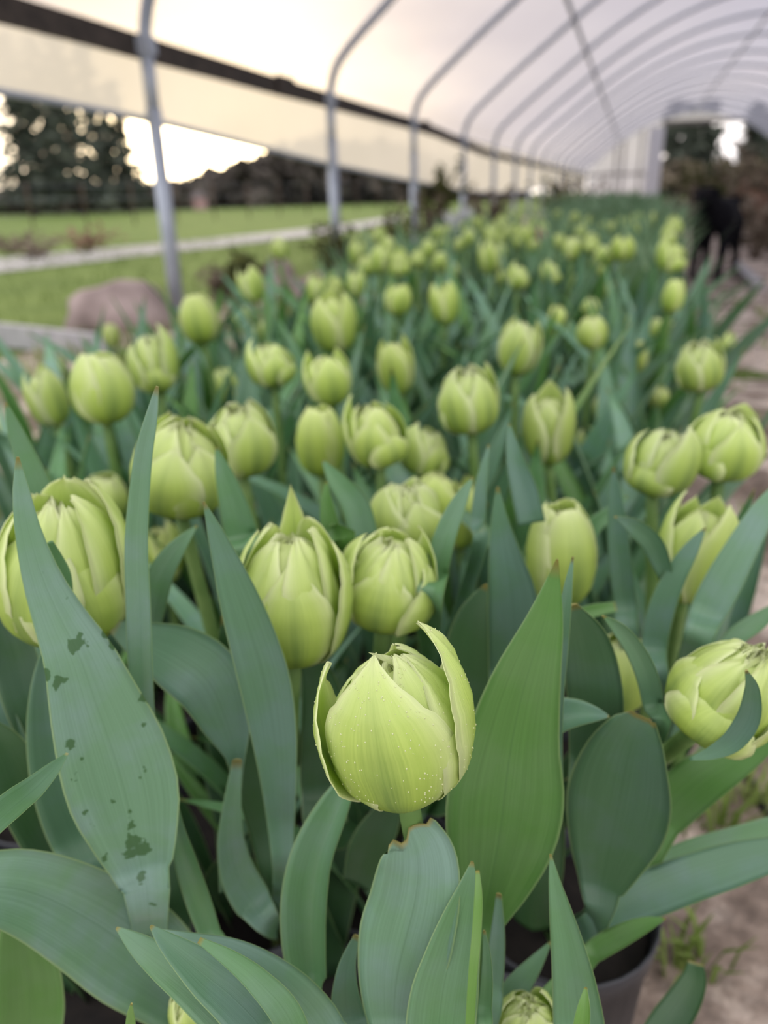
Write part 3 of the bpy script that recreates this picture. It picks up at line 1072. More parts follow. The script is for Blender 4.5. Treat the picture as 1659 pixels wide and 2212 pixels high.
# wire fence across the field
fa, fb = at_z(-60, 505, 0), at_z(860, 452, 0)
fn = thing('field_fence', 'thin wire fence with slim posts crossing the far grass', 'fence', fa)
for k in range(13):
    p = fa.lerp(fb, k / 12) - fa
    mb = MB()
    mb.tube([(p.x, p.y, -0.1), (p.x, p.y, 0.6), (p.x, p.y, 1.1)], 0.022, 6)
    link('fence_post', mb.mesh('fence_post', M['twig']), fn)
for z in (.35, .7, 1.02):
    mb = MB()
    mb.tube([(0, 0, z), tuple((fb - fa) * .5 + Vector((0, 0, z - .01))), tuple(fb - fa + Vector((0, 0, z)))], 0.003, 4)
    link('wire', mb.mesh('wire', M['steel']), fn)


# boulders
def boulder(name, label, loc, size, seed, sub=3):
    import bmesh
    bm = bmesh.new()
    bmesh.ops.create_icosphere(bm, subdivisions=sub, radius=1)
    for v in bm.verts:
        p = v.co.copy()
        k = 1 + 0.28 * mnoise.noise(p * 1.1 + Vector((seed, 0, 0))) + 0.10 * mnoise.noise(p * 3 + Vector((0, seed, 0)))
        v.co = Vector((p.x * size[0] * k, p.y * size[1] * k, p.z * size[2] * k))
    me = bpy.data.meshes.new(name)
    bm.to_mesh(me)
    bm.free()
    me.materials.append(M['rock'])
    me.polygons.foreach_set('use_smooth', [True] * len(me.polygons))
    return tag(link(name, me, None, loc), label, 'boulder')


b1 = at_z(205, 722, 0)
boulder('boulder', 'large pinkish brown boulder on the grass at the left behind the grey plank', (b1.x, b1.y + .25, 0.04), (.30, .24, .20), 3)
b2 = at_z(588, 640, 0)
boulder('boulder', 'small pinkish boulder between the first and second hoop posts', (b2.x, b2.y + .1, 0.05), (.13, .12, .19), 8)
b3 = at_z(640, 660, 0)
boulder('boulder', 'low grey brown stone just right of the small pinkish boulder', (b3.x, b3.y + .05, 0.03), (.13, .12, .13), 12)

# grey plank on the grass
p0, p1 = at_z(-160, 700, 0.05), at_z(245, 748, 0.05)
mb = MB()
dv = (p1 - p0)
up = Vector((0, 0, 1))
sd = dv.normalized().cross(up)
rows = []
for t in (0, .25, .5, .75, 1):
    c = p0 + dv * t
    rows.append([mb.vert(c + sd * a + up * b) for a, b in ((-.02, -.06), (.02, -.06), (.02, .045), (-.02, .045))])
mb.grid(rows, True)
mb.face(*rows[0]); mb.face(*reversed(rows[-1]))
tag(link('edging_plank', mb.mesh('edging_plank', M['plank'], False)), 'pale grey edging plank lying on the grass at the far left', 'plank')
q0, q1 = at_z(1588, 570, 0.06), at_z(1640, 618, 0.03)
mb = MB()
dv = (q1 - q0)
sd = dv.normalized().cross(up)
rows = []
for t in (0, .33, .66, 1):
    c = q0 + dv * t
    rows.append([mb.vert(c + sd * a + up * b) for a, b in ((-.035, -.03), (.035, -.03), (.035, .02), (-.035, .02))])
mb.grid(rows, True)
mb.face(*rows[0]); mb.face(*reversed(rows[-1]))
tag(link('path_plank', mb.mesh('path_plank', M['plank'], False)), 'short pale plank on the dirt path right of the black dog', 'plank')


# weeds and shrubs
def shrub(name, label, loc, h, rad, seed, mats, nst=12, dens=9, leaf=.035, cat='shrub', group=None):
    r = random.Random(seed)
    o = thing(name, label, cat, loc, group)
    mb, ml = MB(), MB()
    for k in range(nst):
        a = r.uniform(0, 6.28)
        L = h * r.uniform(.55, 1.0)
        q = rad * r.uniform(.2, 1)
        p = [(0.02 * math.cos(a), 0.02 * math.sin(a), -0.02), (math.cos(a) * q * .4, math.sin(a) * q * .4, L * .55), (math.cos(a) * q, math.sin(a) * q, L)]
        mb.tube(p, [.007, .005, .002], 5)
        for t in range(dens):
            s = r.uniform(.25, 1)
            c = Vector(p[1]).lerp(Vector(p[2]), (s - .5) * 2) if s > .5 else Vector(p[0]).lerp(Vector(p[1]), s * 2)
            foliage_cloud(ml, c, (.05, .05, .05), 1, leaf, r)
    link('stems', mb.mesh('stems', M['twig']), o)
    link('leaves', ml.mesh('leaves', M[mats], False), o)
    return o


def gp(px, py):
    return at_z(px, py, 0)


SH = [((530, 668), .34, .18, 'weedleaf', 'dark leafy weed left of the small pinkish boulder'),
      ((480, 655), .22, .16, 'brownleaf', 'low brown weed right of the nearest hoop post'),
      ((722, 595), .42, .28, 'weedleaf', 'bushy brownish weed at the foot of the second hoop post'),
      ((845, 560), .50, .35, 'weedleaf', 'dark shrub standing left of the third hoop post'),
      ((940, 530), 1.05, .45, 'weedleaf', 'tall thin shrub between the third and fourth hoop posts'),
      ((905, 540), .62, .4, 'brownleaf', 'dense brown shrub below the tall thin shrub'),
      ((1050, 510), .75, .5, 'brownleaf', 'brown shrub right of the white flowers'),
      ((1205, 482), .9, .7, 'weedleaf', 'olive shrub against the far left curtain'),
      ((1240, 470), 1.0, .9, 'brownleaf', 'brown shrub against the far left curtain'),
      ((1630, 560), .55, .35, 'brownleaf', 'dry brown shrub right of the black dog'),
      ((1665, 545), .70, .40, 'rustleaf', 'rust red leafy shrub at the right edge'),
      ((1600, 500), 1.0, .6, 'brownleaf', 'tall dry shrub behind the black dog at the right'),
      ((1655, 470), 1.6, .9, 'brownleaf', 'tall brown shrub at the far right path'),
      ((1560, 480), 1.1, .7, 'weedleaf', 'greenish shrub directly behind the black dog'),
      ((1475, 500), .65, .4, 'brownleaf', 'pale brown weed left of the black dog'),
      ((1500, 465), 1.2, .9, 'weedleaf', 'olive shrub in front of the far doorway'),
      ((185, 545), .34, .62, 'rustleaf', 'reddish weed on the grass beyond the gravel path'),
      ((80, 560), .26, .7, 'brownleaf', 'brownish weeds at the left beside the gravel path'),
      ((20, 545), .26, .8, 'brownleaf', 'brownish weeds at the far left edge beyond the path')]
for k, (px, h, rad, mk, lab) in enumerate(SH):
    shrub('shrub', lab, gp(*px), h, rad, 200 + k, mk, nst=16, dens=16 if h > .5 else 12, leaf=.03 + .035 * h)


# white and pink flowers down the left edge
def little_flower_plant(name, label, loc, h, seed, mat, n, size):
    r = random.Random(seed)
    o = thing(name, label, 'flower', loc)
    mb, mf = MB(), MB()
    for k in range(n):
        a, q = r.uniform(0, 6.28), r.uniform(0, .07 if n > 1 else 0)
        top = Vector((math.cos(a) * q, math.sin(a) * q, h * r.uniform(.8, 1)))
        mb.tube([(0, 0, 0), tuple(top * .5), tuple(top)], .004, 5)
        for p in range(6):
            b = p * 1.047 + a
            i = [mf.vert(top + Vector(v)) for v in ((0, 0, -.01), (math.cos(b - .45) * size * .7, math.sin(b - .45) * size * .7, size * .5),
                                                   (math.cos(b) * size * .8, math.sin(b) * size * .8, size * 1.5), (math.cos(b + .45) * size * .7, math.sin(b + .45) * size * .7, size * .5))]
            mf.face(*i)
    link('stem', mb.mesh('stem', M['stem']), o)
    link('flower_head', mf.mesh('flower_head', mat), o)


g = at_z(990, 490, .46)
little_flower_plant('white_flowers', 'cluster of white flowers at the left edge of the far bed', (g.x, g.y, 0), .50, 5, M['white'], 9, .04)
g = at_z(1166, 488, .50)
little_flower_plant('pink_tulip', 'single pink tulip at the far end of the bed', (g.x, g.y, 0), .50, 6, M['pink'], 1, .034)

# grass tufts and weeds on the dirt: one mass nobody could count
mb = MB()
r = random.Random(99)


def tuft(x, y, n, h, spread):
    for _ in range(n):
        a, q = r.uniform(0, 6.28), r.uniform(0, spread)
        b = Vector((x + math.cos(a) * q, y + math.sin(a) * q, 0))
        d = Vector((math.cos(a + r.uniform(-1, 1)), math.sin(a + r.uniform(-1, 1)), 0))
        L = h * r.uniform(.5, 1.1)
        w = 0.0022
        s = d.cross(up) * w
        p1_ = b + d * L * .15 + up * L * .6
        p2_ = b + d * L * .55 + up * L * .95
        i = [mb.vert(b - s), mb.vert(b + s), mb.vert(p1_ + s), mb.vert(p1_ - s), mb.vert(p2_)]
        mb.face(i[0], i[1], i[2], i[3])
        mb.face(i[3], i[2], i[4])


for _ in range(2200):
    x, y = r.uniform(-2.35, -0.95), r.uniform(0.2, 9)
    tuft(x, y, 6, .05 + .05 * r.random(), .05)
for _ in range(60):
    tuft(r.uniform(.25, .9), r.uniform(.5, 4.5), 6, .05, .04)
for px, py in ((1500, 1790), (1560, 1830), (1590, 1760), (1640, 1750), (1520, 2080), (1470, 2100), (1640, 1120), (1620, 650), (1640, 680), (1590, 660), (1640, 930)):
    g = gp(px, py)
    tuft(g.x, g.y, 14, .06, .025)
so = link('grass_tufts', mb.mesh('grass_tufts', M['grass'], False))
so['kind'] = 'stuff'
so['label'] = 'thin grass blades and small weeds on the dirt around the bed'
# lawn blades near the posts
mb = MB()
for _ in range(5000):
    x, y = r.uniform(-7.5, -2.5), r.uniform(2.0, 12)
    tuft(x, y, 2, .05, .05)
so = link('lawn_blades', mb.mesh('lawn_blades', M['lawn'], False))
so['kind'] = 'stuff'
so['label'] = 'short blades of lawn grass outside the posts'
# clods and wood chips on the dirt path
mb = MB()
for _ in range(900):
    x, y = r.uniform(.16, 1.1), r.uniform(.25, 5.0)
    s = r.uniform(.003, .014)
    c = Vector((x, y, .006))
    n = 5
    top = mb.vert(c + Vector((r.uniform(-.3, .3) * s, 0, s * .8)))
    rg = [mb.vert(c + Vector((math.cos(k * 1.257) * s * r.uniform(.7, 1.6), math.sin(k * 1.257) * s * r.uniform(.6, 1.1), -.006))) for k in range(n)]
    for k in range(n):
        mb.face(rg[k], rg[(k + 1) % n], top)
so = link('clods', mb.mesh('clods', M['dirt'], False))
so['kind'] = 'stuff'
so['label'] = 'crumbly clods and wood chips on the dirt path'
# drip hose
mb = MB()
mb.tube([at_z(1612, 1600, .012), at_z(1618, 1680, .012), at_z(1650, 1745, .012), at_z(1720, 1850, .012)], .005, 8)
tag(link('drip_hose', mb.mesh('drip_hose', M['hose'])), 'thin black drip hose lying on the dirt at the right edge', 'hose')

# bed of young green plants behind the tulips
mb = MB()
r = random.Random(5)
for _ in range(1500):
    x, y = r.uniform(-.52, 0.22), r.uniform(4.9, 10.5)
    x -= max(0, y - 6) * .06 * r.random()
    a = r.uniform(0, 6.28)
    d = Vector((math.cos(a), math.sin(a), 0))
    L = r.uniform(.40, .56) + 0.012 * (y - 5)
    w = r.uniform(.014, .024)
    s = d.cross(up) * w
    b = Vector((x, y, 0))
    m1, m2, t_ = b + d * L * .12 + up * L * .5, b + d * L * .30 + up * L * .85, b + d * L * .5 + up * L
    i = [mb.vert(b - s * .5), mb.vert(b + s * .5), mb.vert(m1 + s), mb.vert(m1 - s), mb.vert(m2 + s * .7), mb.vert(m2 - s * .7), mb.vert(t_)]
    mb.face(i[0], i[1], i[2], i[3]); mb.face(i[3], i[2], i[4], i[5]); mb.face(i[5], i[4], i[6])
so = link('young_foliage', mb.mesh('young_foliage', M['youngleaf'], False))
so['kind'] = 'stuff'
so['label'] = 'mass of young green leaves in the bed behind the tulips'


# =================================================================== DOG
def make_dog():
    import bmesh
    base = at_z(1534, 603, 0)
    o = thing('dog', 'black dog walking up the dirt path at the right of the bed', 'dog', base)
    # skeleton: x forward, y left, z up
    V = {}
    verts, rad, edges = [], [], []

    def add(n, p, rr, par=None):
        V[n] = len(verts)
        verts.append(p)
        rad.append(rr)
        if par:
            edges.append((V[par], V[n]))
    add('pelvis', (-.26, 0, .43), .085)
    add('belly', (-.06, 0, .42), .115, 'pelvis')
    add('chest', (.14, 0, .41), .135, 'belly')
    add('shoulder', (.23, 0, .44), .115, 'chest')
    add('neck', (.29, -.01, .50), .062, 'shoulder')
    add('skull', (.33, -.035, .555), .058, 'neck')
    add('brow', (.38, -.045, .55), .045, 'skull')
    add('muzzle', (.44, -.06, .525), .030, 'brow')
    add('nosetip', (.47, -.065, .52), .022, 'muzzle')
    add('tail1', (-.36, 0, .45), .028, 'pelvis')
    add('tail2', (-.46, .03, .38), .022, 'tail1')
    add('tail3', (-.53, .06, .29), .012, 'tail2')
    for s, fx, bx in ((1, .06, -.05), (-1, -.03, .07)):
        add('sh%d' % s, (.20, .075 * s, .36), .058, 'chest')
        add('el%d' % s, (.17 + fx * .3, .085 * s, .25), .036, 'sh%d' % s)
        add('wr%d' % s, (.19 + fx, .085 * s, .12), .026, 'el%d' % s)
        add('pw%d' % s, (.20 + fx * 1.3, .085 * s, .035), .028, 'wr%d' % s)
        add('toe%d' % s, (.245 + fx * 1.3, .085 * s, .022), .022, 'pw%d' % s)
        add('hip%d' % s, (-.24, .075 * s, .36), .072, 'pelvis')
        add('kn%d' % s, (-.18 + bx * .4, .085 * s, .26), .045, 'hip%d' % s)
        add('hk%d' % s, (-.31 + bx, .085 * s, .15), .027, 'kn%d' % s)
        add('hp%d' % s, (-.28 + bx, .085 * s, .04), .026, 'hk%d' % s)
        add('ht%d' % s, (-.235 + bx, .085 * s, .022), .021, 'hp%d' % s)
        add('ear%d' % s, (.31, -.03 + .05 * s, .585), .020, 'skull')
        add('eart%d' % s, (.32, -.03 + .078 * s, .54), .016, 'ear%d' % s)
    ang = math.atan2(-base.y, -base.x) - 0.16
    R_ = Matrix.Rotation(ang, 3, 'Z')
    me = bpy.data.meshes.new('body')
    me.from_pydata([R_ @ Vector(p) for p in verts], edges, [])
    ob = link('body', me, o)
    me.materials.append(M['fur'])
    bpy.context.view_layer.objects.active = ob
    md = ob.modifiers.new('skin', 'SKIN')
    md.use_smooth_shade = True
    for d, rr in zip(me.skin_vertices[0].data, rad):
        d.radius = (rr, rr)
    me.skin_vertices[0].data[0].use_root = True
    sb = ob.modifiers.new('sub', 'SUBSURF')
    sb.levels = sb.render_levels = 2
    import bmesh as _b
    for nm, pos, rr, mt_ in (('eye', (.405, -.022, .572), .009, 'eye'), ('eye', (.405, -.072, .572), .009, 'eye'), ('nose', (.492, -.066, .527), .014, 'eye')):
        bm = _b.new()
        _b.ops.create_uvsphere(bm, u_segments=10, v_segments=7, radius=rr)
        m2 = bpy.data.meshes.new(nm)
        bm.to_mesh(m2)
        bm.free()
        m2.materials.append(M[mt_])
        e = link(nm, m2, o)
        e.location = R_ @ Vector(pos)
    o.scale = (1.08, 1.08, 1.02)
    return o


make_dog()

# =================================================================== POTS
POT_R, POT_H = 0.066, 0.165
mb = MB()
mb.lathe([(0.001, 0.0), (POT_R * .74, 0.0), (POT_R * .78, .004), (POT_R * .93, POT_H - .022), (POT_R * .97, POT_H - .021), (POT_R, POT_H - .002), (POT_R * .985, POT_H),
          (POT_R * .955, POT_H - .002), (POT_R * .90, POT_H - .024), (POT_R * .88, POT_H - .06)], 28)
pot_me = mb.mesh('pot_wall', M['pot'])
mb = MB()
rows = [[mb.vert((rr * math.cos(k * math.tau / 20), rr * math.sin(k * math.tau / 20), POT_H - .022 + .006 * mnoise.noise(Vector((rr * 60 * math.cos(k * math.tau / 20), rr * 60 * math.sin(k * math.tau / 20), 1))))) for k in range(20)]
        for rr in (.0005, .02, .04, .0585)]
mb.grid(rows, True)
soil_me = mb.mesh('soil', M['soil'])
potA = at_z(1215, 1938, POT_H)
pot_spots = []
for j in range(-1, 32):
    for i in range(-6, 2):
        x, y = potA.x + i * .139 + (0.004 if j % 2 else 0), potA.y + j * .139
        if x > 0.09 or x < -.9:
            continue
        if (i, j) == (0, -1):
            x, y = x - .021, y + .009
        if y > 1.1 and (i < 0 or y > 3):
            continue
        pot_spots.append((x, y, i, j))
for x, y, i, j in pot_spots:
    if (i, j) == (0, 0):
        lab = 'black nursery pot at the right edge holding the broad dark blunt leaf'
    elif (i, j) == (0, -1):
        lab = 'nearest black nursery pot at the bottom right'
    else:
        lab = 'black nursery pot under the tulip foliage'
    o = link('nursery_pot', pot_me, None, (x, y, 0))
    tag(o, lab, 'pot', 'black nursery pots of the bed')
    link('soil', soil_me, o)

SOIL = POT_H - .02

# =================================================================== TULIPS
GL = {  # leaf tints (albedo)
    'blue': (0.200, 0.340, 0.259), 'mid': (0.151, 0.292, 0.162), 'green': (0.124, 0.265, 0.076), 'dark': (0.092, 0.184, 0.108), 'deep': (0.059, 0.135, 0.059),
    'fresh': (0.173, 0.324, 0.086), 'slate': (0.135, 0.254, 0.184)}


def px_leaf(root, pts, r0, r1, tint='mid', cup=.25, twist=0., attach=None, wet=False, wave=0.06, ragged=0., twist2=None, nseg=26, name='leaf', away=False, rmid=None):
    """leaf of plant `root`; pts tip -> base as (x, y, half width) seen from the camera; r0/r1 = heading distance of base/tip"""
    base = Vector(root.location)
    n = len(pts)
    sp = []
    for k, (x, y, hw) in enumerate(pts):
        t = k / (n - 1)                      # 0 tip .. 1 base
        rr = r1 + (r0 - r1) * t
        if rmid is not None:
            rr += rmid * 4 * t * (1 - t)
        p = at_hf(x, y, rr)
        sp.append((p.x - base.x, p.y - base.y, p.z - base.z, hw * depth_of(p) / F))
    sp.reverse()
    if attach is not None:
        a = Vector(attach) - base
        sp = [(a.x, a.y, a.z, .005)] + sp
    me = blade_mesh(name, sp, lambda q: to_cam(q + base) * (-1 if away else 1), cup=cup, twist=twist, twist2=twist2, wave=wave, ph=len(root.children) * 1.7 + pts[0][0] * .01,
                    mat=M['wet_leaf'] if wet else M['leaf'], ragged=ragged, nseg=nseg, minw=.0004)
    return link(name, me, root, None, GL[tint])


def stem_mesh(a, b, mid=None, r0=.0055, r1=.0042):
    mb = MB()
    a, b = Vector(a), Vector(b)
    mid = Vector(mid) if mid is not None else a.lerp(b, .5)
    pts = [Vector(q) for q in catmull([tuple(a), tuple(mid), tuple(b)], 10)]
    mb.tube(pts, [r0 + (r1 - r0) * k / 10 for k in range(11)], 8)
    return mb.mesh('stem', M['stem'])


def hero_bloom(root, kind, seed, fpos, D, Hh, tilt=(0, 0), spin=0., tint=(1, 1, 1), shared=None):
    """bloom with its base at fpos (world); tilt = lean (right, away) in radians relative to the camera heading"""
    base = Vector(root.location)
    head = math.atan2(to_cam(fpos).y, to_cam(fpos).x) + math.pi / 2        # turn local -Y towards the camera
    rot = Matrix.Rotation(head, 4, 'Z') @ Matrix.Rotation(tilt[0], 4, 'Y') @ Matrix.Rotation(-tilt[1], 4, 'X') @ Matrix.Rotation(spin, 4, 'Z')
    R = D / 2
    if shared:
        hm, pm, Hb = shared
        mat4 = Matrix.Translation(fpos - base) @ rot @ Matrix.Diagonal((R, R, Hh / Hb, 1))
        fl = link('bloom', hm, root, None, tint)
        fl.matrix_local = mat4
        for p in pm:
            link('petal', p, fl, None, tint)
        return fl, mat4
    mat4 = Matrix.Translation(fpos - base) @ rot
    hmb = MB()
    heart_into(hmb, kind, R, Hh, seed)
    fl = link('bloom', hmb.mesh('bloom', M['petal']), root, None, tint)
    fl.matrix_local = mat4
    fronts = []
    for p in bloom_petals(kind, seed):
        q = dict(p)
        hh = q.pop('Hh')
        phi, A = q.pop('phi'), q.pop('A')
        mb = MB()
        fr = petal_into(mb, phi, R, hh * Hh, A, nv=18, nu=12, **q)
        fronts.append((mb, fr))
        link('petal', mb.mesh('petal', M['petal']), fl, None, tint)
    return fl, fronts


LIB = {}


def get_lib(kind, k):
    key = (kind, k)
    if key not in LIB:
        hm, pm = lib_bloom(kind, 31 * k + {'open': 1, 'egg': 2, 'point': 3}[kind])
        LIB[key] = (hm, pm, {'egg': 2.5, 'point': 2.75}.get(kind, 2.25))
    return LIB[key]


def flower_place(cx, cy, w, h, D, kind):
    """world position of the bloom's base, diameter and height from what the lens saw"""
    d = F * D / w
    c = at_depth(cx, cy, d)
    asp = max(1.0, min(1.5, h / w * 1.02))
    Hh = D * asp
    return c - Vector((0, 0, Hh * .5)), Hh


def tulip(label, cx, cy, w, h, D, kind, seed, root_px=None, tilt=(0, 0), spin=0., hero=True, tint=(1, 1, 1), name='tulip', group='tulips of the near bed', tall=None):
    fp, Hh = flower_place(cx, cy, w, h, D, kind)
    if tall:
        fp.z += Hh * .5
        Hh *= tall
        fp.z -= Hh * .5
    if root_px:
        rp = at_z(root_px[0], root_px[1], SOIL)
    else:
        rp = Vector((fp.x + rnd.uniform(-.02, .02), fp.y + rnd.uniform(.0, .03), SOIL))
    o = thing(name, label, 'tulip', rp, group)
    # tip the stem top along the bloom's axis
    head = math.atan2(to_cam(fp).y, to_cam(fp).x) + math.pi / 2
    ax = (Matrix.Rotation(head, 3, 'Z') @ Matrix.Rotation(tilt[0], 3, 'Y') @ Matrix.Rotation(-tilt[1], 3, 'X')) @ Vector((0, 0, 1))
    fb = fp - (ax - Vector((0, 0, 1))) * Hh * .5
    link('stem', stem_mesh((0, 0, -.012), fb - rp + ax * .004, (fb - rp) * .55 - Vector((0, 0, .02)) * 0 + ax * -.02), o)
    fl = hero_bloom(o, kind, seed, fb, D, Hh, tilt, spin, tint, None if hero else get_lib(kind if kind != 'main' else 'open', seed % 4))
    o['bloom_top'] = fb.z + Hh
    return o, fl, fb


exec_order = []
Y = (1.0, 1.0, 1.0)
# --- the tulip in focus
P1, fl1, fb1 = tulip('sharp pale green tulip in focus at the centre front beside the big green leaf', 858, 1568, 318, 322, .050, 'main', 1, (985, 2300), tilt=(-.10, .06), tall=1.06)
# dew on its petals
fl_ob, fronts = fl1
dm = MB()
r = random.Random(3)
for k, (mbp, fr) in enumerate(fronts):
    for _ in range([210, 60, 90, 0, 50, 60, 60, 0, 0][k]):
        i, j = r.uniform(4, 17), r.uniform(.6, 11.4)
        if k == 0 and 4.6 < j < 7.4 and r.random() < .75:
            continue
        i0, j0 = int(i), int(j)
        a = Vector(mbp.v[fr[i0][j0]]).lerp(Vector(mbp.v[fr[i0][j0 + 1]]), j - j0)
        b = Vector(mbp.v[fr[i0 + 1][j0]]).lerp(Vector(mbp.v[fr[i0 + 1][j0 + 1]]), j - j0)
        c = a.lerp(b, i - i0)
        n = Vector((c.x, c.y, 0)).normalized()
        s = r.uniform(.00016, .00034)
        t1 = n.cross(up).normalized()
        t2 = n.cross(t1)
        ids = []
        for (rr, hh) in ((1, 0), (.72, .6)):
            ids.append([dm.vert(c + (t1 * math.cos(q) + t2 * math.sin(q) * 1.35) * s * rr + n * s * hh) for q in (0, 1.257, 2.513, 3.77, 5.027)])
        tp = dm.vert(c + n * s * .85)
        for q in range(5):
            dm.face(ids[0][q], ids[0][(q + 1) % 5], ids[1][(q + 1) % 5], ids[1][q])
            dm.face(ids[1][q], ids[1][(q + 1) % 5], tp)
dw = link('dew_drops', dm.mesh('dew_drops', M['dew']), fl_ob)
dw['kind'] = 'stuff'
st1 = at_hf(1030, 2110, .235)
px_leaf(P1, [(1204, 1208, 2), (1176, 1340, 40), (1136, 1470, 74), (1108, 1590, 98), (1092, 1700, 122), (1080, 1800, 116), (1062, 1900, 84), (1042, 2000, 40), (1030, 2090, 20)], .235, .262, 'green', cup=.16, twist=-.12, attach=P1.location, wave=.03)
px_leaf(P1, [(1238, 1203, 2), (1226, 1290, 11), (1216, 1400, 13), (1209, 1500, 11), (1208, 1600, 8), (1212, 1680, 5)], .262, .268, 'blue', cup=.5, twist=.3)
px_leaf(P1, [(768, 1662, 12), (730, 1745, 34), (690, 1840, 46), (672, 1930, 50), (668, 2020, 46), (676, 2110, 36), (700, 2190, 24)], .225, .262, 'mid', cup=.75, twist=.35, attach=P1.location)

# --- big bloom at the left edge, wet leaf in front of it
P2, _, _ = tulip('large round tulip at the left edge behind the wet spotted leaf', 138, 1235, 265, 285, .056, 'round', 14, (215, 1800), tilt=(.05, .05), tall=1.12)
px_leaf(P2, [(100, 1395, 8), (100, 1480, 32), (112, 1580, 52), (140, 1690, 66), (180, 1800, 66), (225, 1900, 45)], .285, .29, 'slate', cup=.2, attach=P2.location)
px_leaf(P2, [(-20, 1250, 20), (0, 1330, 42), (30, 1420, 46), (60, 1520, 46), (110, 1640, 40)], .31, .32, 'dark', cup=.2)
PW = thing('tulip', 'tulip with a broad bluish leaf carrying dark wet spots at the left front', 'tulip', at_z(330, 2200, SOIL), 'tulips of the near bed')
px_leaf(PW, [(38, 987, 3), (46, 1060, 17), (62, 1150, 27), (92, 1250, 40), (132, 1340, 55), (172, 1420, 72), (207, 1520, 93), (243, 1620, 110), (273, 1720, 110), (293, 1810, 86), (310, 1890, 58), (322, 1970, 40)], .24, .262, 'blue', cup=.16, twist=.1, wet=True, attach=PW.location, wave=.08)
px_leaf(PW, [(152, 1284, 6), (138, 1240, 14), (120, 1200, 12), (108, 1170, 6)], .27, .275, 'mid', cup=.2)
px_leaf(PW, [(340, 835, 3), (330, 900, 13), (314, 980, 19), (304, 1080, 22), (299, 1180, 24), (303, 1300, 25), (307, 1420, 25), (312, 1520, 24), (325, 1640, 18), (340, 1780, 14)], .27, .275, 'blue', cup=.5, twist=.35, attach=PW.location)
px_leaf(PW, [(372, 1700, 6), (384, 1780, 14), (402, 1850, 23), (428, 1930, 26), (455, 2010, 22), (480, 2090, 16)], .25, .26, 'mid', cup=.6, twist=.3, attach=PW.location)
px_leaf(PW, [(145, 1629, 2), (112, 1668, 15), (72, 1708, 24), (28, 1745, 29), (-20, 1790, 30), (-70, 1850, 28)], .17, .225, 'mid', cup=.7, twist=.35, name='leaf')

# --- open bloom left of centre
P3, _, _ = tulip('open tulip with crumpled heart left of centre, a pointed petal folded down its right side', 630, 1290, 225, 265, .049, 'peel', 23, (600, 2010), tilt=(.04, .05), tall=1.15)
px_leaf(P3, [(440, 1084, 2), (462, 1140, 15), (490, 1215, 30), (520, 1300, 44), (550, 1390, 52), (575, 1480, 54), (592, 1580, 48), (602, 1680, 38), (608, 1790, 28), (610, 1900, 20)], .275, .285, 'slate', cup=.2, twist=.15, attach=P3.location)
px_leaf(P3, [(500, 1920, 26), (486, 1840, 14), (498, 1760, 18), (512, 1660, 14), (490, 1560, 52), (450, 1470, 74), (385, 1420, 70), (310, 1385, 44), (240, 1350, 12)][::-1], .285, .305, 'slate', cup=.15, twist=.1, nseg=34)
px_leaf(P3, [(512, 1640, 10), (500, 1740, 20), (497, 1820, 30), (512, 1890, 38), (545, 1950, 38), (585, 2000, 22)], .28, .285, 'blue', cup=.3, twist=-.2, attach=P3.location)
px_leaf(P3, [(482, 1330, 4), (488, 1440, 22), (508, 1560, 40), (545, 1680, 40), (575, 1800, 34), (595, 1930, 24)], .30, .315, 'deep', cup=.2, attach=P3.location)

# --- its neighbour
P4, _, _ = tulip('round tulip right of the open tulip, silvery lower petal turned outward', 838, 1255, 195, 205, .045, 'silver', 37, (800, 1700), tilt=(.12, -.05), tall=1.05)
px_leaf(P4, [(1050, 1262, 3), (1022, 1330, 34), (1008, 1410, 48), (1004, 1500, 52), (1000, 1590, 46), (960, 1720, 40)], .33, .33, 'deep', cup=.2, attach=P4.location)
px_leaf(P4, [(655, 1380, 10), (690, 1480, 40), (705, 1600, 55), (700, 1700, 50), (720, 1800, 40)], .33, .34, 'deep', cup=.15, attach=P4.location)
px_leaf(P4, [(855, 1690, 4), (835, 1760, 32), (800, 1830, 44), (770, 1910, 30)], .31, .31, 'deep', cup=.2)

P5, _, _ = tulip('smooth closed egg-shaped tulip right of centre behind the twin leaf tips', 1212, 1200, 150, 205, .042, 'egg', 5, (1130, 1650), tilt=(-.05, 0), tall=1.12)
px_leaf(P5, [(1075, 1052, 3), (1080, 1120, 18), (1092, 1200, 36), (1107, 1280, 52), (1112, 1370, 58), (1105, 1460, 50), (1095, 1560, 40)], .345, .355, 'slate', cup=.2, twist=.15, attach=P5.location)
px_leaf(P5, [(1330, 1310, 10), (1270, 1322, 14), (1210, 1345, 10)], .36, .36, 'green', cup=.3)
px_leaf(P5, [(1355, 1072, 2), (1318, 1105, 12), (1280, 1140, 18), (1255, 1190, 16)], .47, .47, 'mid', cup=.3)

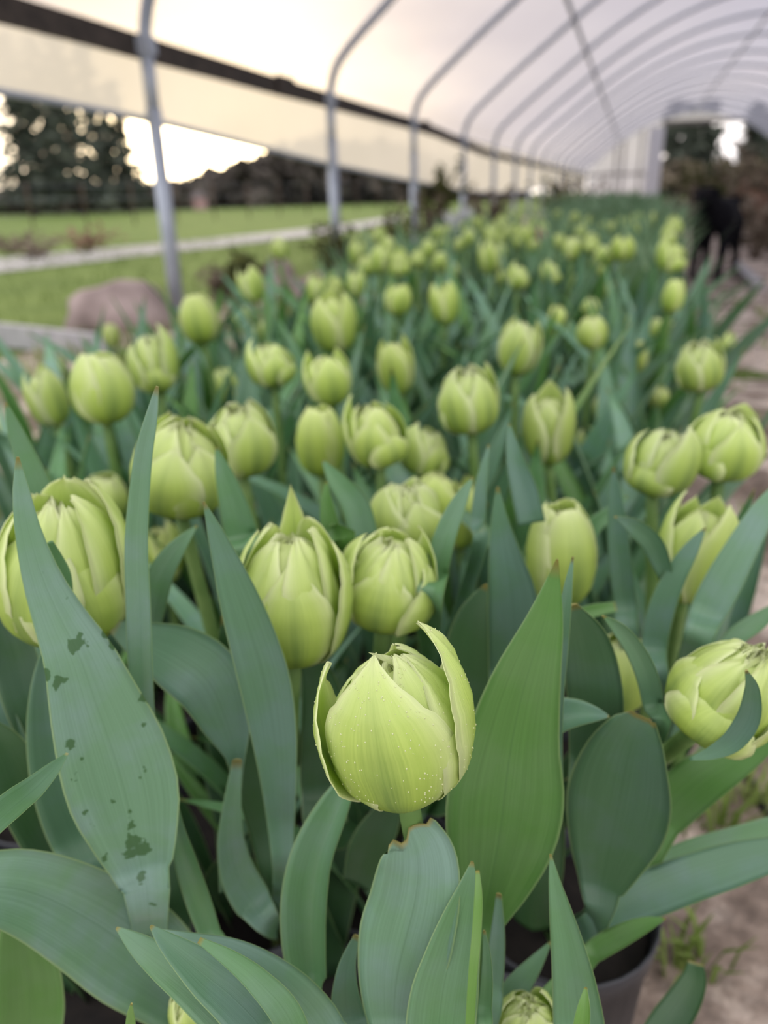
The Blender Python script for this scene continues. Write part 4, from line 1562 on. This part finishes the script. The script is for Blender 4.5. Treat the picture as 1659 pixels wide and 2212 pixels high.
P6, _, _ = tulip('slender pointed tulip at the right with upright petals behind the arching leaf', 1500, 1195, 150, 205, .043, 'point', 6, (1440, 1560), tilt=(.12, 0), tall=1.1)
px_leaf(P6, [(1328, 1116, 2), (1366, 1134, 17), (1408, 1172, 23), (1432, 1225, 18), (1444, 1275, 8)], .36, .345, 'slate', cup=.3, twist=.2)
px_leaf(P6, [(1524, 1140, 2), (1492, 1190, 17), (1458, 1250, 24), (1430, 1320, 27), (1415, 1400, 26), (1425, 1490, 22)], .35, .355, 'slate', cup=.3, twist=.25, attach=P6.location)
px_leaf(P6, [(1700, 1030, 6), (1652, 1100, 24), (1605, 1180, 32), (1562, 1260, 38), (1526, 1330, 36), (1495, 1410, 26)], .36, .38, 'blue', cup=.2, twist=.1, attach=P6.location)
px_leaf(P6, [(1690, 1300, 5), (1640, 1340, 18), (1590, 1375, 20), (1550, 1420, 14)], .36, .37, 'mid', cup=.4)
px_leaf(P6, [(1325, 1010, 3), (1330, 1090, 16), (1338, 1200, 24), (1350, 1300, 24), (1370, 1420, 20)], .40, .40, 'slate', cup=.3, attach=P6.location)

P7, _, _ = tulip('tulip at the right edge leaning outward with one plump guard petal on its left', 1575, 1495, 215, 225, .042, 'open', 59, (1330, 1690), tilt=(.42, .10), tall=1.05)
px_leaf(P7, [(1700, 1570, 4), (1640, 1612, 26), (1570, 1650, 44), (1500, 1695, 52), (1430, 1765, 46), (1375, 1840, 30)], .305, .30, 'green', cup=.2, twist=.1, attach=P7.location)
px_leaf(P7, [(1612, 1448, 3), (1625, 1490, 16), (1618, 1550, 24), (1585, 1600, 22), (1540, 1626, 14), (1490, 1640, 3)], .25, .235, 'slate', cup=.3, twist=.1)
P15, _, _ = tulip('half hidden tulip between the dark broad leaf and the thin arching leaf', 1335, 1455, 140, 175, .040, 'egg', 8, (1290, 1750), tilt=(.05, 0))
px_leaf(P15, [(1238, 1305, 8), (1262, 1370, 46), (1280, 1450, 58), (1288, 1540, 58), (1280, 1640, 48), (1270, 1740, 34)], .30, .285, 'dark', cup=.18, twist=.15, attach=P15.location)
px_leaf(P15, [(1302, 1330, 2), (1336, 1356, 15), (1370, 1398, 20), (1398, 1455, 23), (1412, 1520, 22), (1415, 1600, 18)], .285, .275, 'mid', cup=.4, twist=.25, attach=P15.location)

# --- leaf clumps without a visible bloom
PB = thing('tulip', 'tulip with a blunt torn bluish leaf and a folded pointed leaf at the bottom centre', 'tulip', at_z(930, 2480, SOIL), 'tulips of the near bed')
px_leaf(PB, [(884, 1792, 52), (898, 1830, 78), (904, 1880, 90), (896, 1950, 98), (876, 2030, 102), (858, 2110, 84), (852, 2200, 58), (865, 2300, 36)], .195, .212, 'blue', cup=.14, attach=PB.location, ragged=.55, twist=.1)
px_leaf(PB, [(1020, 1861, 3), (1010, 1915, 22), (993, 1985, 44), (974, 2060, 60), (956, 2140, 72), (945, 2230, 70), (940, 2330, 50)], .185, .205, 'mid', cup=.30, twist=-.25, attach=PB.location)
px_leaf(PB, [(1032, 1880, 4), (1034, 1940, 9), (1030, 2020, 10), (1022, 2110, 10), (1015, 2230, 10)], .18, .20, 'fresh', cup=.4, twist=.2)
px_leaf(PB, [(1046, 2010, 3), (1052, 2080, 11), (1048, 2170, 16), (1030, 2280, 18)], .19, .20, 'mid', cup=.3, twist=.2, attach=PB.location)
px_leaf(PB, [(1078, 1930, 6), (1076, 2020, 16), (1066, 2120, 22), (1045, 2230, 24)], .215, .225, 'blue', cup=.3, twist=.2, attach=PB.location)
px_leaf(PB, [(770, 2020, 6), (748, 2100, 22), (752, 2190, 36), (790, 2290, 36)], .205, .215, 'slate', cup=.3, attach=PB.location)

PN, _, _ = tulip('small low bud with ruffled tips at the bottom edge right of centre', 1140, 2208, 120, 110, .024, 'open', 71, (1180, 2420), name='tulip')
px_leaf(PN, [(1189, 1845, 2), (1199, 1905, 13), (1214, 1975, 26), (1230, 2050, 38), (1244, 2130, 48), (1254, 2220, 54), (1258, 2320, 46)], .19, .215, 'mid', cup=.30, twist=.2, attach=PN.location)
px_leaf(PN, [(1266, 2133, 3), (1264, 2175, 13), (1258, 2230, 18), (1250, 2310, 18)], .175, .185, 'fresh', cup=.6, twist=.3)
px_leaf(PN, [(1190, 2034, 2), (1155, 2085, 17), (1115, 2140, 27), (1085, 2200, 30), (1070, 2290, 24)], .23, .25, 'mid', cup=.3, twist=.2, attach=PN.location)
px_leaf(PN, [(1200, 2110, 3), (1180, 2160, 20), (1150, 2230, 30)], .225, .24, 'green', cup=.3)

PL, _, _ = tulip('small low bud with ruffled top at the bottom edge left of centre', 410, 2186, 80, 110, .0165, 'open', 83, (470, 2420), name='tulip')
px_leaf(PL, [(-90, 1930, 60), (0, 1915, 76), (90, 1935, 88), (190, 1985, 100), (285, 2050, 104), (370, 2120, 84), (440, 2200, 56)], .265, .215, 'blue', cup=.2, twist=.1, attach=PL.location, wave=.1)
px_leaf(PL, [(252, 2004, 3), (300, 2040, 22), (352, 2078, 34), (410, 2120, 42), (470, 2170, 50), (540, 2240, 56)], .18, .20, 'mid', cup=.3, twist=.2, attach=None)
px_leaf(PL, [(330, 2008, 3), (420, 2030, 14), (500, 2050, 22), (570, 2090, 34), (640, 2150, 46), (700, 2230, 48), (720, 2320, 36)], .19, .20, 'blue', cup=.3, twist=.2, attach=PL.location)
px_leaf(PL, [(325, 2000, 3), (356, 2032, 18), (400, 2070, 33), (450, 2112, 46), (510, 2162, 54), (570, 2230, 56), (600, 2320, 40)], .178, .19, 'slate', cup=.3, twist=-.15, attach=PL.location)
px_leaf(PL, [(430, 2030, 6), (500, 2072, 18), (560, 2120, 26), (620, 2190, 32), (660, 2290, 30)], .175, .185, 'mid', cup=.3, twist=.2)
px_leaf(PL, [(284, 2168, 2), (283, 2195, 9), (284, 2240, 12)], .18, .18, 'fresh', cup=.5, twist=.2)
PC = thing('tulip', 'tulip showing one broad green leaf at the bottom left corner', 'tulip', at_z(30, 2420, SOIL), 'tulips of the near bed')
px_leaf(PC, [(30, 1900, 8), (48, 2040, 52), (62, 2130, 66), (64, 2220, 66), (50, 2320, 40)], .25, .25, 'green', cup=.2, attach=PC.location)
px_leaf(PC, [(-30, 1560, 14), (10, 1620, 42), (50, 1710, 52), (95, 1800, 50), (150, 1900, 40)], .285, .29, 'deep', cup=.2)
px_leaf(PC, [(-60, 1440, 14), (0, 1560, 34), (40, 1660, 34)], .30, .31, 'slate', cup=.2)

PR = thing('tulip', 'tulip with a broad dark blunt leaf curled at its tip in the right edge pot', 'tulip', at_z(1190, 2010, SOIL), 'tulips of the near bed')
px_leaf(PR, [(1388, 1546, 30), (1374, 1580, 62), (1356, 1640, 92), (1342, 1710, 108), (1328, 1780, 100), (1312, 1850, 74), (1298, 1920, 44), (1280, 1990, 26)], .265, .27, 'dark', cup=.22, twist=.12, ragged=.3, wave=.05, attach=PR.location)
px_leaf(PR, [(1316, 1548, 2), (1285, 1546, 17), (1245, 1546, 30), (1205, 1556, 36), (1170, 1590, 30)], .28, .27, 'slate', cup=.6, twist=.35)
px_leaf(PR, [(1165, 1690, 20), (1170, 1780, 46), (1165, 1870, 52), (1155, 1950, 50), (1150, 2010, 44)], .29, .29, 'deep', cup=-.5)
px_leaf(PR, [(1760, 1790, 6), (1680, 1838, 30), (1590, 1866, 42), (1500, 1895, 46), (1410, 1930, 46), (1330, 1966, 38), (1260, 2010, 24)], .27, .29, 'slate', cup=.2, twist=.1, attach=PR.location)
px_leaf(PR, [(1740, 1752, 6), (1660, 1793, 26), (1580, 1815, 26), (1500, 1838, 26), (1430, 1865, 22), (1360, 1905, 14)], .325, .335, 'mid', cup=.2, twist=-.2)
px_leaf(PR, [(1438, 1984, 2), (1395, 1998, 15), (1340, 2024, 22), (1285, 2056, 22), (1235, 2100, 14)], .255, .25, 'green', cup=.4, twist=.2, attach=PR.location)
PD = thing('tulip', 'tulip showing a single dark leaf over the dirt at the bottom right', 'tulip', at_z(1370, 2330, SOIL), 'tulips of the near bed')
px_leaf(PD, [(1503, 2080, 16), (1498, 2120, 26), (1472, 2170, 34), (1430, 2230, 36), (1380, 2310, 26)], .25, .28, 'deep', cup=.2, attach=PD.location)

LOW = [(500, 1960), (725, 1950), (1150, 1930), (560, 1740), (430, 1640), (860, 1700), (640, 1790), (180, 2150), (330, 2130), (760, 2090), (1060, 1760), (940, 1640)]  # gaps filled with added dark shoots that stand in for deep shade

# mid-distance leaves that read singly
PM = thing('tulip', 'tulip with a single tall leaf at the left edge above the large round tulip', 'tulip', at_z(150, 1500, SOIL), 'tulips of the near bed')
px_leaf(PM, [(13, 870, 2), (32, 925, 15), (62, 1000, 24), (92, 1080, 30), (110, 1160, 30), (130, 1280, 22)], .36, .36, 'mid', cup=.3, twist=.2, attach=PM.location)
px_leaf(PM, [(426, 1135, 2), (385, 1185, 19), (352, 1240, 27), (332, 1310, 30), (320, 1380, 24)], .33, .35, 'mid', cup=.5, twist=.3)
PQ = thing('tulip', 'tulip with a fan of pointed leaves between the crumpled bloom and the open tulip', 'tulip', at_z(560, 1500, SOIL), 'tulips of the near bed')
px_leaf(PQ, [(466, 965, 2), (484, 1020, 18), (506, 1090, 30), (524, 1160, 36), (535, 1250, 30)], .37, .38, 'mid', cup=.3, twist=.2, attach=PQ.location)
px_leaf(PQ, [(705, 1040, 2), (708, 1090, 14), (718, 1150, 22), (728, 1230, 22)], .37, .38, 'green', cup=.5, twist=.3, attach=PQ.location)
px_leaf(PQ, [(697, 995, 3), (730, 1040, 20), (768, 1090, 30), (790, 1160, 30)], .40, .42, 'mid', cup=.25, twist=.2)
PS = thing('tulip', 'tulip with tall narrow leaves standing between the two central blooms and the egg-shaped tulip', 'tulip', at_z(930, 1500, SOIL), 'tulips of the near bed')
px_leaf(PS, [(1022, 1030, 2), (992, 1090, 17), (964, 1160, 24), (944, 1240, 27), (930, 1330, 26)], .345, .36, 'mid', cup=.45, twist=.3, attach=PS.location)
px_leaf(PS, [(1056, 960, 2), (1042, 1040, 12), (1034, 1130, 16), (1024, 1230, 16)], .38, .40, 'slate', cup=.4, twist=.3, attach=PS.location)
px_leaf(PS, [(1100, 915, 2), (1112, 985, 18), (1134, 1060, 28), (1150, 1130, 30)], .40, .42, 'slate', cup=.3, twist=.2)

# --- blooms further back: position and size read off one by one
MIDF = [
    (375, 1010, 195, 205, .054, 'open', 'crumpled wide tulip at the left with a torn drooping petal, behind the tall narrow leaf'),
    (215, 1075, 100, 100, .042, 'egg', 'pale tulip top peeping out directly above the large round left edge tulip'),
    (355, 1200, 90, 120, .040, 'open', 'pale tulip half hidden behind the tall narrow leaf at the left'),
    (880, 1112, 150, 150, .044, 'open', 'ruffled tulip just behind the round tulip with the silvery petal'),
    (990, 1115, 100, 160, .040, 'point', 'pointed tulip right of the ruffled tulip, cut by narrow leaves'),
    (930, 1075, 110, 110, .042, 'open', 'pale tulip behind the ruffled tulip in the centre'),
    (910, 975, 100, 90, .040, 'open', 'small open tulip above the ruffled central tulip'),
    (1190, 925, 108, 160, .044, 'point', 'upright pointed tulip on the right of centre, above the egg-shaped tulip'),
    (1185, 1060, 60, 120, .038, 'point', 'narrow yellowish tulip rising behind the egg-shaped tulip'),
    (1095, 1070, 60, 130, .038, 'point', 'narrow yellowish tulip between slate leaves left of the egg-shaped tulip'),
    (1415, 1000, 140, 140, .045, 'open', 'wide ruffled tulip at the right, left one of the close pair'),
    (1563, 960, 150, 145, .048, 'open', 'wide ruffled tulip near the right edge, right one of the close pair'),
    (515, 950, 140, 155, .048, 'open', 'ruffled tulip left of centre behind the fan of pointed leaves'),
    (692, 955, 105, 150, .042, 'egg', 'curved closed tulip in the middle row, left of the dark lobed tulip'),
    (820, 940, 120, 135, .044, 'open', 'tulip in the middle row right of the curved closed tulip'),
    (1020, 868, 125, 140, .048, 'open', 'rounded tulip crossed by a slanting leaf right of the centre line'),
    (218, 842, 135, 150, .056, 'egg', 'big smooth tulip with a diagonal seam at the upper left'),
    (112, 862, 82, 145, .042, 'point', 'tulip just left of the big smooth upper left tulip'),
    (340, 788, 98, 120, .047, 'open', 'tulip right of the big smooth upper left tulip, slightly higher'),
    (436, 690, 85, 105, .054, 'egg', 'single smooth bud rising alone in front of the nearest hoop post'),
    (728, 700, 95, 120, .055, 'point', 'tall flared tulip in the upper middle below the second hoop post'),
    (862, 795, 78, 115, .040, 'point', 'squarish tulip in the middle under the pair of far flared tulips'),
    (1115, 755, 90, 115, .046, 'point', 'ragged topped tulip right of centre in the blurred rows'),
    (1522, 792, 95, 105, .045, 'open', 'round tulip near the right edge above the close pair'),
    (1570, 745, 40, 60, .038, 'point', 'small tulip just behind the round tulip near the right edge'),
    (715, 820, 100, 110, .045, 'point', 'flared tulip directly under the tall flared upper tulip'),
    (590, 790, 92, 90, .044, 'open', 'pale tulip left of the flared tulip in the blurred rows'),
    (492, 838, 58, 85, .040, 'egg', 'slim bud leaning right above the ruffled left tulip'),
    (403, 890, 35, 70, .034, 'egg', 'thin yellow bud between the big smooth tulip and the ruffled tulip'),
    (1210, 695, 45, 80, .040, 'egg', 'thin bud right of the ragged topped tulip'),
    (1283, 720, 66, 68, .042, 'egg', 'slanting bud right of the thin bud'),
    (1276, 670, 42, 48, .040, 'egg', 'small bud above the slanting bud'),
    (1452, 640, 55, 80, .044, 'egg', 'upright bud at the right below the round far tulip'),
    (1450, 555, 70, 72, .060, 'open', 'round far tulip left of the black dog'),
    (1378, 770, 45, 70, .036, 'egg', 'narrow bud left of the round right tulip'),
    (1462, 765, 30, 45, .034, 'egg', 'tiny bud left of the round right tulip'),
    (1375, 700, 42, 46, .038, 'egg', 'small bud, left one of three in a row at the right'),
    (1415, 712, 40, 46, .038, 'egg', 'small bud, middle one of three in a row at the right'),
    (1452, 715, 34, 38, .036, 'egg', 'small bud, right one of three in a row at the right'),
    (1310, 880, 50, 60, .034, 'egg', 'dim small bud between the upright pointed tulip and the close pair'),
    (1425, 860, 42, 50, .034, 'egg', 'small bud above the left one of the close pair'),
    (1270, 960, 50, 70, .032, 'egg', 'dim bud right of the upright pointed tulip'),
    (855, 650, 65, 75, .050, 'point', 'flared tulip, left one of the two far flared tulips'),
    (965, 660, 62, 85, .048, 'point', 'flared tulip with a side petal, right one of the two far flared tulips'),
    (720, 620, 50, 55, .048, 'open', 'pale tulip right behind the tall flared upper tulip'),
    (523, 690, 42, 50, .046, 'egg', 'small round bud right of the single smooth bud'),
    (570, 720, 40, 50, .042, 'egg', 'small pale bud above the pale tulip of the blurred rows'),
    (240, 725, 36, 50, .040, 'egg', 'small pale bud above the big smooth upper left tulip'),
    (120, 795, 50, 50, .042, 'egg', 'small pale bud at the upper left edge of the bed'),
    (0, 930, 40, 70, .044, 'egg', 'yellowish bud cut by the left edge of the picture'),
    (795, 573, 52, 52, .055, 'open', 'far tulip left of the tall far leaf, below the second hoop post'),
    (865, 570, 52, 62, .055, 'open', 'far tulip just right of the one below the second hoop post'),
    (943, 573, 36, 50, .048, 'egg', 'far slim tulip right of the pair below the third hoop post'),
    (977, 583, 36, 36, .044, 'egg', 'far small tulip below the white flowers'),
    (1060, 560, 55, 75, .060, 'open', 'big far tulip in the group below the pink tulip'),
    (1125, 512, 50, 62, .075, 'open', 'far tall tulip left below the pink tulip'),
    (1085, 485, 36, 40, .070, 'open', 'far tulip left of the pink tulip'),
    (1345, 540, 55, 50, .062, 'open', 'far tulip pair at the right, upper bloom'),
    (1310, 552, 50, 46, .058, 'open', 'far tulip pair at the right, lower left bloom'),
    (1298, 580, 36, 36, .046, 'egg', 'far small tulip below the far pair'),
    (1190, 590, 48, 50, .048, 'open', 'far tulip in the middle of the bed, right of its slim neighbour'),
    (1150, 612, 32, 38, .042, 'egg', 'far slim bud left below the middle far tulip'),
    (1090, 600, 36, 36, .044, 'egg', 'far round bud below the big far tulip'),
    (1320, 630, 32, 60, .040, 'point', 'far narrow bud right of the middle of the bed'),
    (1240, 612, 30, 44, .042, 'egg', 'far narrow bud right of the middle far tulip'),
    (1175, 632, 30, 44, .042, 'egg', 'far narrow bud below the middle far tulip'),
    (1255, 505, 34, 36, .062, 'open', 'far tulip near the far edge of the bed, centre right'),
    (1365, 495, 36, 36, .066, 'open', 'far tulip at the far right corner of the bed'),
]

# generic leaves for plants further back: base at the origin, growing up and outward along +X
LEAVES = []
r = random.Random(17)
for k in range(10):
    L = r.uniform(.24, .32)
    lean, bend = r.uniform(.05, .35), r.uniform(.0, .30)
    w = r.uniform(.013, .021)
    sp = []
    for t, ww in ((0, .45), (.18, .8), (.4, 1.0), (.62, .82), (.82, .45), (1, .02)):
        a = lean + bend * t * t
        sp.append((L * t * math.sin(a), 0.02 * math.sin(t * 3 + k), L * t * math.cos(a), w * ww))
    LEAVES.append(blade_mesh('leaf', sp, lambda q: Vector((-1, 0, .25)).normalized(), cup=r.uniform(.2, .6), twist=r.uniform(-.5, .3), twist2=r.uniform(-.3, .9), nseg=11, nx=5, wave=.1, ph=k, thick=.0009))


def add_leaves(o, n, r_, hmax, scale=1.0, avoid=None):
    a0 = r_.uniform(0, 6.28)
    for q in range(n):
        lf = link('leaf', r_.choice(LEAVES), o)
        s = hmax * r_.uniform(.78, 1.08) / .29
        lf.scale = (s * scale, s * scale, s)
        lf.rotation_euler = (r_.uniform(-.08, .08), r_.uniform(-.05, .15), a0 + q * 6.28 / n + r_.uniform(-.6, .6))
        t = r_.choice(('mid', 'slate', 'blue', 'green', 'dark', 'slate'))
        c = GL[t]
        kk = r_.uniform(1.05, 1.4)
        lf.color = (c[0] * kk, c[1] * kk, c[2] * kk, 1)


r = random.Random(77)
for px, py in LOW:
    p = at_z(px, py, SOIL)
    o = thing('tulip', 'dark bloomless tulip shoot added to deepen the shade between the near plants', 'tulip', p, 'short dark shoots added between the near tulips')
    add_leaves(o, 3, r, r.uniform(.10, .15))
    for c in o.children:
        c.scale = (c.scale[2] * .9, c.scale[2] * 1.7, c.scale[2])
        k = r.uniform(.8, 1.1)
        c.color = (GL['deep'][0] * k, GL['deep'][1] * k, GL['deep'][2] * k, 1)  # leaf colour set dark to deepen the shaded gap
r = random.Random(23)
placed = []
for k, (cx, cy, w, h, D, kind, lab) in enumerate(MIDF):
    if cy < 660:
        w, h, D = w * .86, h * .86, D * .86
    fp, Hh = flower_place(cx, cy, w, h, D, kind)
    near = fp.y < .52
    rx_ = max(-.84, min(.10, fp.x + r.uniform(-.02, .02)))
    ry_ = fp.y + r.uniform(.0, .03)
    rz_ = SOIL if fp.y < 2.2 else 0.0
    rp = Vector((rx_, ry_, rz_))
    o = thing('tulip', lab, 'tulip', rp, 'tulips of the bed')
    til = (r.uniform(-.18, .18), r.uniform(-.1, .1))
    link('stem', stem_mesh((0, 0, -.01), fp - rp + Vector((0, 0, .004)), (fp - rp) * .5 + Vector((r.uniform(-.01, .01), 0, 0))), o)
    kk = r.uniform(.92, 1.06)
    tint = (kk, kk, kk * r.uniform(.9, 1.1))
    if fp.y > 1.5:
        key = ('far', kind, k % 3)
        if key not in LIB:
            LIB[key] = (lib_bloom(kind, 7 + k % 3, False)[0], [], {'egg': 2.5, 'point': 2.75}.get(kind, 2.25))
        sh = LIB[key]
    else:
        sh = get_lib(kind, k % 4)
    hero_bloom(o, kind, k, fp, D, Hh, til, r.uniform(0, 6.28), tint, sh)
    placed.append((rp.x, rp.y))
    add_leaves(o, 2 if near else 3, r, (fp.z - rz_) * (.84 if near else 1.12 if fp.y < 1.2 else 1.2))

# --- the rest of the bed: plants that fill in between, not told apart
far_blooms = [lib_bloom('egg', 3, False)[0], lib_bloom('open', 4, False)[0], lib_bloom('point', 5, False)[0]]
r = random.Random(41)
filler = []
y = .36
while y < 4.6:
    x = -.84
    while x < .12:
        px_, py_ = x + r.uniform(-.03, .03), y + r.uniform(-.03, .03)
        x += .088 if y < 1.5 else .105
        if y < .56 and px_ > -.06:
            continue
        if any((px_ - a) ** 2 + (py_ - b) ** 2 < .035 ** 2 for a, b in placed):
            continue
        far = y > 1.35
        bloom = far and r.random() < (.30 if y > 2 else .14)
        rz_ = SOIL if y < 2.2 else 0.0
        top = (.36 if y < .52 else .455 if y < .75 else .49 if y < 1.2 else .505) + r.uniform(-.03, .03)
        if far:
            lab, grp = ('blurred pale green tulip in the far part of the bed', 'blurred tulips of the far bed') if bloom else ('tulip plant without a bloom in the far part of the bed', 'bloomless plants of the far bed')
        else:
            lab, grp = 'tulip plant without a bloom among the middle rows', 'bloomless plants of the middle rows'
        if far and not bloom and y > 2.2:
            filler.append((px_, py_, top))
            continue
        o = thing('tulip', lab, 'tulip', (px_, py_, rz_), grp)
        add_leaves(o, 3 if y < 2.5 else 4, r, top - rz_ - r.uniform(0, .05))
        if bloom:
            hz = .445 - rz_ + r.uniform(-.03, .03)
            link('stem', stem_mesh((0, 0, -.01), (0, 0, hz)), o)
            fl = link('bloom', r.choice(far_blooms), o, (0, 0, hz), (1, 1, 1))
            s = r.uniform(.015, .023)
            fl.scale = (s, s, s)
            fl.rotation_euler = (r.uniform(-.2, .2), r.uniform(-.2, .2), r.uniform(0, 6.28))
    y += .10 if y < 1.5 else .125
mb = MB()
for x, y, top in filler:
    for q in range(4):
        a = r.uniform(0, 6.28)
        d = Vector((math.cos(a), math.sin(a), 0))
        L = top * r.uniform(.85, 1.08)
        s = d.cross(up) * r.uniform(.013, .020)
        b = Vector((x, y, 0)) + d * .01
        m0, m1, m2, t_ = b + d * L * .05 + up * L * .4, b + d * L * .13 + up * L * .68, b + d * L * .22 + up * L * .87, b + d * L * r.uniform(.28, .4) + up * L
        i = [mb.vert(b - s * .5), mb.vert(b + s * .5), mb.vert(m0 + s), mb.vert(m0 - s), mb.vert(m1 + s * .85), mb.vert(m1 - s * .85), mb.vert(m2 + s * .5), mb.vert(m2 - s * .5), mb.vert(t_)]
        mb.face(i[0], i[1], i[2], i[3]); mb.face(i[3], i[2], i[4], i[5]); mb.face(i[5], i[4], i[6], i[7]); mb.face(i[7], i[6], i[8])
so = link('bloomless_foliage', mb.mesh('bloomless_foliage', M['youngleaf']))
so['kind'] = 'stuff'
so['label'] = 'massed leaves of bloomless tulips in the far part of the bed'
# tidy scratch values
for o in bpy.data.objects:
    if 'bloom_top' in o:
        del o['bloom_top']
print('objects', len(bpy.data.objects))
